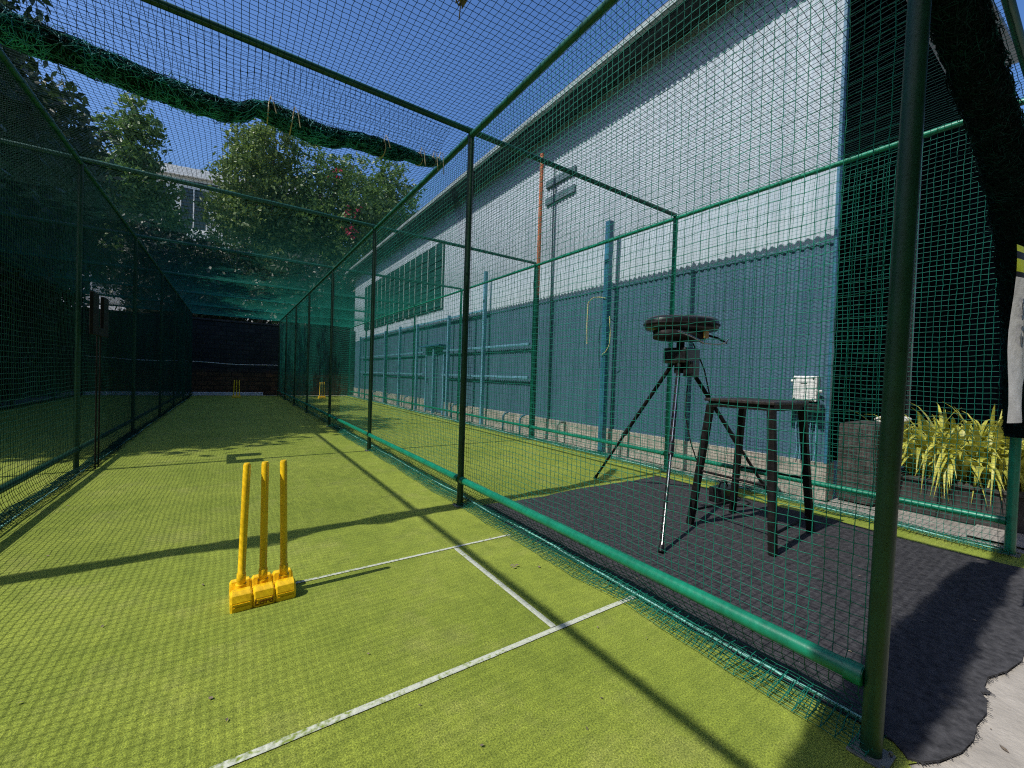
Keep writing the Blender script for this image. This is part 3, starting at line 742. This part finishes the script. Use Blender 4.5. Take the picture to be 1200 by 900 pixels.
# door in the lower wall
dr = MB().box((XW-.05, 12.35, .05), (XW-.024, 13.75, 2.15)).build('door', M['wall_low'], hall)
mb = MB()
for a, b in (((12.28, .0), (12.36, 2.22)), ((13.74, .0), (13.82, 2.22))): mb.box((XW-.08, a[0], a[1]), (XW-.03, b[0], b[1]))
mb.box((XW-.08, 12.36, 2.15), (XW-.03, 13.74, 2.22)).build('door_frame', M['frame_blue'], dr)
MB().box((XW-.30, 12.2, 2.24), (XW-.03, 13.9, 2.28)).build('canopy', M['frame_dark'], dr)
MB().box((XW-.10, 13.55, 1.0), (XW-.05, 13.6, 1.18)).build('handle', M['steel'], dr)
# cast shadow of a pole and its fixture, built as solid dark strips
cd = empty('pole_shadow', (XW-.05, 6.95, .5), 'pole shadow with two short bars on the hall wall, built as dark strips', 'shadow_strip')
MB().tube([(XW-.045, 6.95, .45), (XW-.045, 7.02, 5.95)], .016, 8).build('pipe', M['wall_shadow'], cd)  # shadow of the pole, modelled as a thin solid strip
for z in (5.50, 5.12):
    MB().box((XW-.05, 6.35, z), (XW-.018, 7.30, z+.16), .006).build('shadow_bar', M['wall_shadow'], cd)
# light blue steel frame standing in front of the lower wall
sf = empty('steel_frame', (5.56, 9.6, 0), 'light blue steel posts and rails standing against the lower hall wall', 'steel frame')
for y, zt_ in ((9.6, 4.1), (11.78, 3.15), (12.86, 2.3), (14.4, 3.1), (16.3, 3.18), (18.2, 3.15), (20.4, 3.15), (22.5, 3.15)):
    MB().beam((5.57, y, 0), (5.57, y, zt_), .085, .085).build('column', M['frame_blue'], sf)
for z, ya, yb in ((1.28, 7.6, 12.3), (2.05, 7.6, 12.3), (3.06, 9.6, 22.5), (1.28, 13.9, 22.5), (2.05, 13.9, 22.5)):
    MB().box((5.595, ya, z), (5.64, yb, z+.05)).build('rail', M['frame_blue'], sf)
for y in (7.6, 8.3, 10.4, 11.1, 15.2, 17.3, 19.4):
    MB().tube([(5.42, y, 0), (5.42, y, .36), (5.46, y, .42), (5.56, y, .44)], .022, 8).build('stub_pipe', M['frame_dark'], sf)
# deep blue column with a yellow cord, rusty pole
bc = empty('blue_column', (5.5, 5.17, 0), 'tall deep blue steel column behind the net with cord hanging on it', 'column')
MB().beam((5.5, 5.17, 0), (5.5, 5.17, 4.10), .10, .10).build('shaft', M['frame_dark'], bc)
MB().box((5.42, 5.09, 0), (5.58, 5.25, .012)).build('base_plate', M['plate'], bc)
MB().box((5.448, 5.118, 4.10), (5.552, 5.222, 4.118)).build('cap', M['frame_dark'], bc)
yc_ = [(5.40, 5.53, 1.95), (5.40, 5.55, 2.3), (5.41, 5.55, 2.72), (5.43, 5.45, 2.80), (5.43, 5.3, 2.79), (5.43, 5.1, 2.74)]
mb = MB().tube(resample_path(yc_, [.009]*6, .03)[0], .008, 6)
yc2 = [(5.42, 5.02, 2.42), (5.42, 4.99, 2.1), (5.42, 5.0, 1.92), (5.42, 5.08, 1.80), (5.43, 5.2, 1.74)]
mb.tube(resample_path(yc2, [.009]*5, .03)[0], .008, 6)
tag(mb.build('yellow_cord', M['ropey']), 'pale yellow cord looped over the deep blue column', 'cord')
rp = empty('rusty_pole', (5.33, 6.99, 0), 'tall pole, rusty orange at the top and green lower down', 'pole')
MB().tube([(5.33, 6.99, 3.05), (5.33, 6.99, 6.02)], .040, 14).build('upper_shaft', M['rust'], rp)
MB().tube([(5.33, 6.99, 0), (5.33, 6.99, 3.05)], .041, 14).build('lower_shaft', M['post'], rp)
MB().box((5.25, 6.91, 0), (5.41, 7.07, .012)).build('base_plate', M['plate'], rp)
# small stub pipes near the plinth in the near part
for i, (y, lab) in enumerate(((6.4, 'short bent grey pipe at the plinth left of the deep blue column'), (4.75, 'short bent grey pipe at the plinth right of the deep blue column'))):
    tag(MB().tube([(5.50, y, 0), (5.50, y, .34), (5.53, y, .40), (5.60, y, .41), (5.72, y, .41)], .025, 10).build('stub_pipe', M['plate']), lab, 'pipe')
# white electrical box
eb = empty('junction_box', (XW-.06, 2.08, 1.1), 'white electrical box on the slate blue wall near the corner', 'electrical box')
MB().box((XW-.13, 1.97, 1.13), (XW-.015, 2.22, 1.43), .012).build('case', M['white'], eb)
lid = MB().box((XW-.142, 1.985, 1.145), (XW-.131, 2.205, 1.415), .004).build('lid', M['white'], eb)
mb = MB()
for y, z in ((2.0, 1.16), (2.19, 1.16), (2.0, 1.40), (2.19, 1.40)): mb.tube([(XW-.150, y, z), (XW-.141, y, z)], .008, 8)
mb.build('screw', M['dark_metal'], lid)
MB().box((XW-.146, 2.06, 1.34), (XW-.1425, 2.13, 1.352)).build('slot', M['dark_metal'], lid)
for y, z in ((2.235, 1.37), (1.955, 1.25)): MB().tube([(XW-.07, y-.02, z), (XW-.07, y+.02, z)], .018, 8).build('gland', M['white'], eb)
MB().box((XW-.20, 1.92, 1.03), (XW-.016, 2.26, 1.10), .008).build('shelf', M['dark_metal'], eb)
mb = MB()
for k in range(5):
    y = 1.98 + k*.05; mb.tube(resample_path([(XW-.06, y, 1.03), (XW-.07, y+.01*math.sin(k*2), .8), (XW-.06, y+.02*math.sin(k*3), .55), (XW-.08, y+.01, .42)], [.007]*4, .03)[0], .006, 6)
mb.build('cable', M['frame_blue'], eb)

# ------------------------------------------------------------------ planter, boulder and striped plants by the hall's end
pl = empty('planter', (6.9, 1.0, 0), 'low dark planter wall holding the yellow striped plants', 'planter')
MB().box((6.15, -.35, -.02), (6.32, 1.49, .33), .012).box((6.32, 1.36, -.02), (9.2, 1.49, .33), .012).box((6.32, -.35, -.02), (9.2, -.2, .33), .012).build('wall', M['planter'], pl)
MB().box((6.12, -.37, .33), (6.35, 1.49, .36), .006).build('coping', M['boulder'], pl)
MB().box((6.32, -.2, .0), (9.2, 1.36, .29)).build('soil', M['soil'], pl)
def blob(c, r, seed, n=22, m_=14):
    V = []; F = []
    for i in range(m_+1):
        th = math.pi*i/m_
        for k in range(n):
            a = 2*math.pi*k/n; q = 1 + .13*float(wob(np.array(a*2.), np.array(th*3.), seed, 1.4))
            V.append((c[0]+r[0]*q*math.sin(th)*math.cos(a), c[1]+r[1]*q*math.sin(th)*math.sin(a), c[2]+r[2]*q*math.cos(th)))
    for i in range(m_):
        for k in range(n): F.append((i*n+k, i*n+(k+1) % n, (i+1)*n+(k+1) % n, (i+1)*n+k))
    return V, F
tag(MB().box((5.96, 1.50, -.02), (6.75, 1.86, .90), .05).build('low_wall', M['boulder']), 'low rough grey wall between the hall corner and the striped plants', 'wall')
tag(MB().add(*blob((6.75, 1.55, .93), (.30, .16, .06), 8), True).build('flat_stone', M['bright_strip']), 'pale flat stone lit by the sun behind the thick nearest post', 'stone')
def spear_plant(c, seed, n, hgt, spread, label):
    r = random.Random(seed); mb = MB()
    for i in range(int(n*1.5)):
        a = r.uniform(0, 2*math.pi); l = hgt*r.uniform(.55, 1.15); sp = spread*r.uniform(.25, 1.1); w = r.uniform(.020, .038)
        b0 = np.array([c[0]+r.uniform(-.10, .10), c[1]+r.uniform(-.10, .10), c[2]]); d = np.array([math.cos(a), math.sin(a), 0]); sd = np.array([-d[1], d[0], 0])
        droop = r.uniform(.2, 1.15); K = 6; V = []
        for k in range(K+1):
            t = k/K; p = b0 + d*sp*t + np.array([0, 0, l*(t - droop*t*t*t)]); ww = w*(1-t**2.2)*(.5+1.2*min(t*2.5, 1)*.5)
            V += [p-sd*ww+np.array([0, 0, .006]), p, p+sd*ww+np.array([0, 0, .006])]
        F = []
        for k in range(K): F += [(k*3, k*3+1, k*3+4, k*3+3), (k*3+1, k*3+2, k*3+5, k*3+4)]
        mb.add(V, F, True)
    o = mb.build('striped_plant', M['spear'], None, origin=c); tag(o, label, 'plant', 'yellow striped plants in the planter')
for i, (x, y, n, h_, s_, lab) in enumerate(((6.50, 1.20, 95, 1.05, .62, 'striped yellow green plant nearest the thick post with drooping leaves'),
                                  (6.52, .95, 85, 1.0, .6, 'striped yellow green plant in the middle of the planter front'), (6.52, .70, 90, 1.0, .6, 'striped yellow green plant at the right of the planter front'),
                                  (6.95, 1.10, 80, 1.1, .6, 'striped yellow green plant in the second row on the left'), (7.0, .78, 80, 1.1, .6, 'striped yellow green plant in the second row beside the corner post'),
                                  (6.75, .45, 70, 1.0, .55, 'striped yellow green plant behind the corner post'), (7.5, .95, 45, .9, .6, 'striped yellow green plant farthest back in the planter'))):
    spear_plant((x, y, .29), 40+i, n, h_, s_, lab)

# printed banner wrapped on the curtain by the corner post
bn = empty('banner', (4.75, .30, 1.2), 'narrow white banner with black letters and lime stripes at the right corner post', 'banner')
def bpatch(x0, x1, z0, z1, m, name, parent, off=0.0):
    V = []; n = 10; k = 8
    for i in range(k+1):
        z = z0 + (z1-z0)*i/k; q = (z-1.15)/1.15
        for j in range(n+1):
            t = j/n; x = x0 + (x1-x0)*t + .10*(1-abs(2*q-1))*(.6)  # bows outwards in the middle
            y = .30 - .035*math.sin(math.pi*t) - off + .008*math.sin(z*9+t*4); V.append((x, y, z))
    F = [(i*(n+1)+j, i*(n+1)+j+1, (i+1)*(n+1)+j+1, (i+1)*(n+1)+j) for i in range(k) for j in range(n)]
    return MB().add(V, F, True).build(name, m, parent)
XBN = 3.04
bpatch(XBN, XBN+.40, 1.16, 1.86, M['banner'], 'white_panel', bn)
bpatch(XBN, XBN+.40, 1.86, 1.885, M['banner_black'], 'black_stripe', bn)
bpatch(XBN, XBN+.40, 1.885, 1.945, M['banner_lime'], 'lime_stripe', bn)
bpatch(XBN, XBN+.40, 1.945, 1.98, M['banner_black'], 'black_stripe', bn)
bpatch(XBN, XBN+.40, 1.98, 2.01, M['banner_lime'], 'lime_stripe', bn)
def text_mesh(body, size, m, parent, mw, name='lettering'):
    cu = bpy.data.curves.new(name, 'FONT'); cu.body = body; cu.size = size; cu.extrude = .001; cu.offset = .003
    t_ = bpy.data.objects.new(name, cu); COL.objects.link(t_)
    d_ = bpy.context.evaluated_depsgraph_get(); me = bpy.data.meshes.new_from_object(t_.evaluated_get(d_)); bpy.data.objects.remove(t_)
    o = bpy.data.objects.new(name, me); COL.objects.link(o); me.materials.clear(); me.materials.append(m)
    o.parent = parent; o.matrix_parent_inverse = Matrix.Translation(parent.location).inverted(); o.matrix_basis = mw
    return o
for k, chx in enumerate('SG'):
    text_mesh(chx, .14, M['banner_black'], bn, Matrix.Translation((XBN+.075, .272, 1.66-.13*k)) @ Matrix.Rotation(R(90), 4, 'X'))
# ------------------------------------------------------------------ slotted black panel on two thin poles in the left net
pn = empty('slotted_panel', (-1.36, 7.05, 0), 'small black slotted panel on two thin poles by the left net', 'panel')
MB().box((-1.38, 6.74, 1.64), (-1.345, 6.98, 2.14), .006).box((-1.38, 7.22, 1.64), (-1.345, 7.46, 2.14), .006).box((-1.38, 6.98, 1.64), (-1.345, 7.22, 1.74)).build('board', M['black_matt'], pn)
for y in (7.02, 7.17): MB().tube([(-1.365, y, 0), (-1.365, y, 1.66)], .008, 8).build('pole', M['black_matt'], pn)

# ------------------------------------------------------------------ far end: stone wall, pale strip for sunlit ground, cord
sw = empty('stone_wall', (0, 24.4, 0), 'dark stone block wall with brown base closing the far end', 'wall')
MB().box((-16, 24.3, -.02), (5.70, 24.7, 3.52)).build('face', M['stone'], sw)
MB().box((-16, 24.25, 3.52), (5.70, 24.75, 3.60)).build('coping', M['planter'], sw)
tag(MB().box((-6, 23.75, -.02), (1.3, 24.0, .13), .02).build('bright_strip', M['bright_strip']), 'sunlit ground strip at the foot of the dark stone wall, built as a pale block', 'bright_strip')  # added block; sunlight on the ground is put into its pale colour
t = np.linspace(-4.9, 1.9, 60)
tag(MB().tube(np.stack([t, 0*t + 23.5, 1.52 - .05*np.sin((t+1.5)/3.4*math.pi)**2 - .012*t], -1), .018, 6).build('slack_rope', M['bright_strip']), 'pale slack rope strung across the far end', 'rope')

# ------------------------------------------------------------------ trees
def leaf_cloud(centres, radii, n, size, seed, clump=(.2, .55), per=14):
    """leaf-sized quads gathered in clumps spread over a set of ellipsoids, denser at their shells"""
    r = np.random.default_rng(seed)
    centres = np.array(centres, float); radii = np.array(radii, float)
    vol = np.prod(radii, 1); pick = r.choice(len(centres), n//per, p=vol/vol.sum())
    d = r.normal(size=(len(pick), 3)); d /= np.linalg.norm(d, axis=1, keepdims=True)
    rad = r.uniform(.25, 1.0, len(pick))**.45
    cc = centres[pick] + d*rad[:, None]*radii[pick]*(1 + .12*r.normal(size=(len(pick), 1)))
    cs = r.uniform(clump[0], clump[1], len(pick))
    c = np.repeat(cc, per, 0) + r.normal(size=(len(pick)*per, 3))*np.repeat(cs, per)[:, None]*np.array([.6, .6, .45])
    N = len(c); a = r.normal(size=(N, 3)); a /= np.linalg.norm(a, axis=1, keepdims=True)
    b = np.cross(a, r.normal(size=(N, 3))); b /= np.linalg.norm(b, axis=1, keepdims=True)
    L = size*r.uniform(.6, 1.3, N)[:, None]; Wd = L*r.uniform(.32, .5, (N, 1))
    V = np.stack([c-a*L*.5, c+b*Wd*.5, c+a*L*.5, c-b*Wd*.5], 1).reshape(-1, 3)
    return V, np.arange(N*4).reshape(-1, 4)

def tree(name, base, h, lobes, n, size, m, label, seed, trunk_r=.2, group=None, petals=None):
    root = empty(name, base, label, 'tree', group); base = np.array(base, float); r = random.Random(seed)
    mb = MB()
    top = base + np.array([r.uniform(-.3, .3), r.uniform(-.3, .3), h*.75])
    mid = (base+top)/2 + np.array([r.uniform(-.2, .2), r.uniform(-.2, .2), 0])
    mb.tube([base, base*.6+mid*.4, mid, mid*.5+top*.5, top], [trunk_r*1.25, trunk_r, trunk_r*.75, trunk_r*.5, trunk_r*.2], 10)
    for c, rd in lobes:
        c = base + np.array(c); t0 = base + (top-base)*min(.9, max(.25, (c[2]-base[2])/h*.6))
        mb.tube([t0, t0*.5+c*.5+np.array([0, 0, .25]), c], [trunk_r*.45, trunk_r*.28, trunk_r*.1], 7)
    mb.build('trunk', M['bark'], root)
    V, F = leaf_cloud([base+np.array(c) for c, _ in lobes], [rd for _, rd in lobes], n, size, seed)
    build_np('crown', V, F, m, root, smooth=False)
    if petals:
        V, F = leaf_cloud([base+np.array(c) for c, _ in petals], [rd for _, rd in petals], 72, .24, seed+1, (.2, .45), 6)
        build_np('blossom', V, F, M['petal'], root, smooth=False)
    return root
def rand_lobes(seed, h0, h1, w, k, taper=.6):
    r = random.Random(seed); L = []
    for i in range(k):
        t = (i+.5)/k; z = h0 + (h1-h0)*t
        ww = w*(1 - taper*t**1.8)*(.55+.45*math.sin(min(1, t*2.2)*math.pi/2)); a = i*2.4 + r.uniform(-.4, .4)
        s = ww*r.uniform(.45, .66)
        L.append(((math.cos(a)*ww*.55, math.sin(a)*ww*.55, z), (s, s, s*r.uniform(.7, .95))))
    return L
# trees behind the far wall
tree('pointed_tree', (-5.0, 33, 0), 17.6, rand_lobes(1, 6.5, 16.7, 2.9, 16, .75), 19000, .36, M['leaf_mid'], 'pointed dark tree to the left of the cream building behind the far wall', 101, .28)
tree('broad_tree', (1.6, 34, 0), 18.5, rand_lobes(2, 7.0, 18.0, 3.9, 20, .55), 26000, .34, M['leaf_olive'], 'broad olive green tree just right of the cream building', 102, .32)
tree('flowering_tree', (6.2, 34, 0), 18, rand_lobes(3, 7.5, 17.2, 4.2, 19, .4), 22000, .34, M['leaf_mid'], 'bushy tree with crimson blossom behind the dividing net frame', 103, .32,
     petals=[((-.6, -3.6, 14.8), (.35, .3, .4)), ((.5, -3.9, 12.4), (.5, .3, .3)), ((.3, -3.8, 11.0), (.4, .3, .4))])
tree('broad_tree', (11.0, 36, 0), 19, rand_lobes(4, 9, 18.6, 4.0, 16, .5), 17000, .36, M['leaf_mid'], 'dark green tree showing above the gutter of the hall', 104, .3)
tree('low_tree', (-.6, 31, 0), 9.5, rand_lobes(5, 3.5, 8.6, 2.6, 9, .4), 9000, .3, M['leaf_dark'], 'low dark tree in front of the cream building', 105, .2)
tree('low_tree', (3.2, 29.5, 0), 8.6, rand_lobes(6, 3.2, 8.0, 3.0, 9, .4), 9000, .3, M['leaf_dark'], 'low dark tree in front of the broad olive tree', 106, .2)
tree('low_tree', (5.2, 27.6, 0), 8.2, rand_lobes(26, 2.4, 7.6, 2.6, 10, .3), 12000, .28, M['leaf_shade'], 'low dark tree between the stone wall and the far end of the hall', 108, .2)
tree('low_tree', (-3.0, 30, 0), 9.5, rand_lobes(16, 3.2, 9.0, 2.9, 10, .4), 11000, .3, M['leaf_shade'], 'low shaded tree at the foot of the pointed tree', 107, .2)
# tall row left of the cage: it shades the far half of the lanes
for i, (x, y, h, w, sd, lab) in enumerate(((-6.7, 11.3, 10.2, 2.9, 11, 'nearest shade tree of the row beyond the left net'), (-6.9, 15.2, 10.8, 2.9, 12, 'second shade tree of the row beyond the left net'),
                                      (-6.8, 19.2, 10.9, 2.9, 13, 'third shade tree of the row beyond the left net'), (-7.2, 23.0, 11.0, 2.9, 14, 'last shade tree of the row, beside the stone wall end'))):
    tree('shade_tree', (x, y, 0), h, rand_lobes(sd, 2.4, h-.8, w*1.05, 22, .12), 38000, .32, M['leaf_dark'], lab, 200+i, .2, group='shade trees beyond the left net')
# hedge along the left
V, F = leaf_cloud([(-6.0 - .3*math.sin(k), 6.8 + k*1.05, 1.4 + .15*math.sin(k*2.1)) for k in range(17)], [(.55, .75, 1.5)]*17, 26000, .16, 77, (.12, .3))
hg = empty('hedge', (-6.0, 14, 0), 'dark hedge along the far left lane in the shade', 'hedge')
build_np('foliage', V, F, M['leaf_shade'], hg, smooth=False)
mb = MB()
for k in range(17): mb.tube([(-6.1, 6.8+k*1.05, 0), (-6.05, 6.85+k*1.05, 1.2), (-6.0, 6.8+k*1.05, 2.2)], [.05, .04, .015], 6)
mb.build('stem', M['bark'], hg)
lw = MB().box((-7.4, 6.0, -.02), (-7.2, 24.3, 2.9)).build('boundary_wall', M['end_wall'])
tag(lw, 'dark boundary wall behind the hedge on the left', 'wall')

# ------------------------------------------------------------------ building behind the trees
hs = empty('cream_building', (-5, 46, 0), 'cream building with dark louvred windows behind the pointed tree', 'building')
MB().box((-15.5, 45, 0), (7, 56, 17.2)).build('wall', M['house'], hs)
MB().box((-15.8, 44.6, 17.2), (7.3, 56.3, 17.9)).build('parapet', M['house'], hs)
MB().box((-15.7, 44.75, 16.7), (7.2, 44.995, 16.86)).build('cornice', M['planter'], hs)
MB().box((-15.6, 44.3, 11.1), (7.1, 44.998, 12.6)).build('balcony_band', M['house_band'], hs)
for k in range(8):
    xa = -14.6 + k*2.75
    w = MB().box((xa, 44.93, 12.9), (xa+1.9, 44.997, 16.3)).build('window', M['house_window'], hs)
    mb = MB()
    for q in (0, .9, 1.82): mb.box((xa+q, 44.86, 12.9), (xa+q+.08, 44.928, 16.3))
    mb.box((xa-.1, 44.82, 12.75), (xa+2.0, 44.99, 12.9)).build('window_frame', M['house'], w)
    mb = MB()
    for z in np.arange(13.1, 16.2, .28): mb.box((xa+.1, 44.87, z), (xa+.88, 44.92, z+.05)).box((xa+1.0, 44.87, z), (xa+1.8, 44.92, z+.05))
    mb.build('louvre', M['soffit'], w)
    w2 = MB().box((xa, 44.93, 7.4), (xa+1.9, 44.997, 10.4)).build('window', M['house_window'], hs)

pv = empty('sky_blocker', (0, -4.2, 0), 'unseen dark building added behind the camera to block sky light', 'building')  # unseen building added behind the camera to cut sky fill
MB().box((-16, -9, -.02), (14, -4.2, 12.6), .02).build('wall', M['sky_blocker'], pv)
MB().box((-16.4, -9.4, 12.6), (14.4, -3.6, 12.8), .02).build('roof', M['soffit'], pv)
for k in range(6):
    w = MB().box((-12.5+k*4, -4.19, .9), (-10.6+k*4, -4.15, 2.4)).build('window', M['house_window'], pv)
    MB().box((-12.6+k*4, -4.19, .82), (-10.5+k*4, -4.08, .9)).build('sill', M['planter'], w)
    for z in (4.6, 8.4): MB().box((-12.5+k*4, -4.19, z), (-10.6+k*4, -4.15, z+1.7)).build('window', M['house_window'], pv)
MB().box((-19, -9, -.02), (-16.002, 8.5, 10.5), .02).build('side_sky_blocker', M['sky_blocker'], pv)  # unseen wing added on the left, also cuts sky fill
hs.rotation_euler.z = R(-11)
# tiny dead leaf on the turf
lf = MB()
for k in range(3):
    a = k*2.1; c = np.array([1.62 + .02*math.cos(a), 2.28 + .015*math.sin(a), .012])
    lf.add([c+np.array([-.02, 0, 0]), c+np.array([0, .008, .006]), c+np.array([.022, 0, .003]), c+np.array([0, -.008, .004])], [(0, 1, 2, 3)])
tag(lf.build('dead_leaf', M['twig']), 'small curled dead leaf on the turf beside the return crease', 'leaf')

r = np.random.default_rng(91); V = []; F = []
for k in range(420):
    q = r.uniform()
    if q < .45: x, y, z = r.uniform(2.0, 5.0), r.uniform(-.6, .26), -.004
    elif q < .6: x, y, z = r.uniform(2.1, 4.8), r.uniform(.35, 3.4), .012
    elif q < .8: x, y, z = r.uniform(-1.4, 1.85), r.uniform(.5, 8), .006
    else: x, y, z = r.choice([1.8, 5.1, -1.4]) + r.normal(0, .08), r.uniform(.5, 9), .010
    l = r.uniform(.003, .013)*(1.5 if q < .45 else 1); a = r.uniform(0, 6.28); w_ = l*r.uniform(.3, .7); b = len(V)
    c_, s_ = math.cos(a), math.sin(a)
    V += [(x-c_*l, y-s_*l, z+.001), (x-s_*w_, y+c_*w_, z+r.uniform(.001, .005)), (x+c_*l, y+s_*l, z+.002), (x+s_*w_, y-c_*w_, z+.001)]
    F.append((b, b+1, b+2, b+3))
tag(MB().add(V, F).build('leaf_litter', M['twig']), 'scattered dry leaf crumbs and grit on the turf, mat and paving', 'litter', kind='stuff')
# frayed threads along the torn edge of the mat
V = []; mbf = MB()
for k in range(160):
    t_ = r.uniform(0, len(edge)-1.01); i_ = int(t_); e0, e1 = np.array(edge[i_]), np.array(edge[i_+1]); p = e0+(e1-e0)*(t_-i_)
    d_ = np.array([r.normal(0, .6), -abs(r.normal(.7, .4))]); l = r.uniform(.004, .018)
    mbf.tube([(p[0], p[1], .006), (p[0]+d_[0]*l, p[1]+d_[1]*l, .002)], .0012, 3, cap=False)
fo = mbf.build('frayed_thread', M['matting'], bpy.data.objects['floor_mat']); fo['kind'] = 'stuff'
# ------------------------------------------------------------------ camera, light, sky
yaw, pitch, roll = .5972, -.0166, .0332
f = np.array([math.sin(yaw)*math.cos(pitch), math.cos(yaw)*math.cos(pitch), math.sin(pitch)])
r_ = np.array([math.cos(yaw), -math.sin(yaw), 0]); u = np.cross(r_, f)
r2 = math.cos(roll)*r_ + math.sin(roll)*u; u2 = -math.sin(roll)*r_ + math.cos(roll)*u
cam = bpy.data.cameras.new('camera'); co = bpy.data.objects.new('camera', cam); COL.objects.link(co)
co.matrix_world = Matrix(((r2[0], u2[0], -f[0], 0), (r2[1], u2[1], -f[1], 0), (r2[2], u2[2], -f[2], 1.3), (0, 0, 0, 1)))
cam.sensor_width = 36; cam.lens = 483.38/1200*36; cam.clip_start = .05; cam.clip_end = 2000
scene.camera = co
EL = R(50.8)
sun = bpy.data.lights.new('sun', 'SUN'); sun.energy = 5.0; sun.angle = R(.5); sun.color = (1, .955, .88)
so = bpy.data.objects.new('sun', sun); COL.objects.link(so); so.rotation_euler = (0, -(math.pi/2-EL), 0); so.location = (-10, 4, 14)
w = bpy.data.worlds.new('World'); scene.world = w; w.use_nodes = True
nt = w.node_tree; bg = nt.nodes['Background']; sk = nt.nodes.new('ShaderNodeTexSky'); sk.sky_type = 'NISHITA'; sk.sun_disc = False
sk.sun_elevation = EL; sk.sun_rotation = R(-90); sk.air_density = 1.0; sk.dust_density = 1.0; sk.ozone_density = 2.5
hs_ = nt.nodes.new('ShaderNodeHueSaturation'); hs_.inputs['Saturation'].default_value = 1.24; hs_.inputs['Hue'].default_value = .508
nt.links.new(sk.outputs['Color'], hs_.inputs['Color']); nt.links.new(hs_.outputs['Color'], bg.inputs['Color']); bg.inputs['Strength'].default_value = .185
scene.view_settings.view_transform = 'Standard'; scene.view_settings.look = 'None'; scene.view_settings.exposure = 0
scene.cycles.use_denoising = False; scene.cycles.pixel_filter_type = 'BLACKMAN_HARRIS'; scene.cycles.filter_width = 1.15
scene.cycles.max_bounces = 6; scene.cycles.diffuse_bounces = 3; scene.cycles.transparent_max_bounces = 4
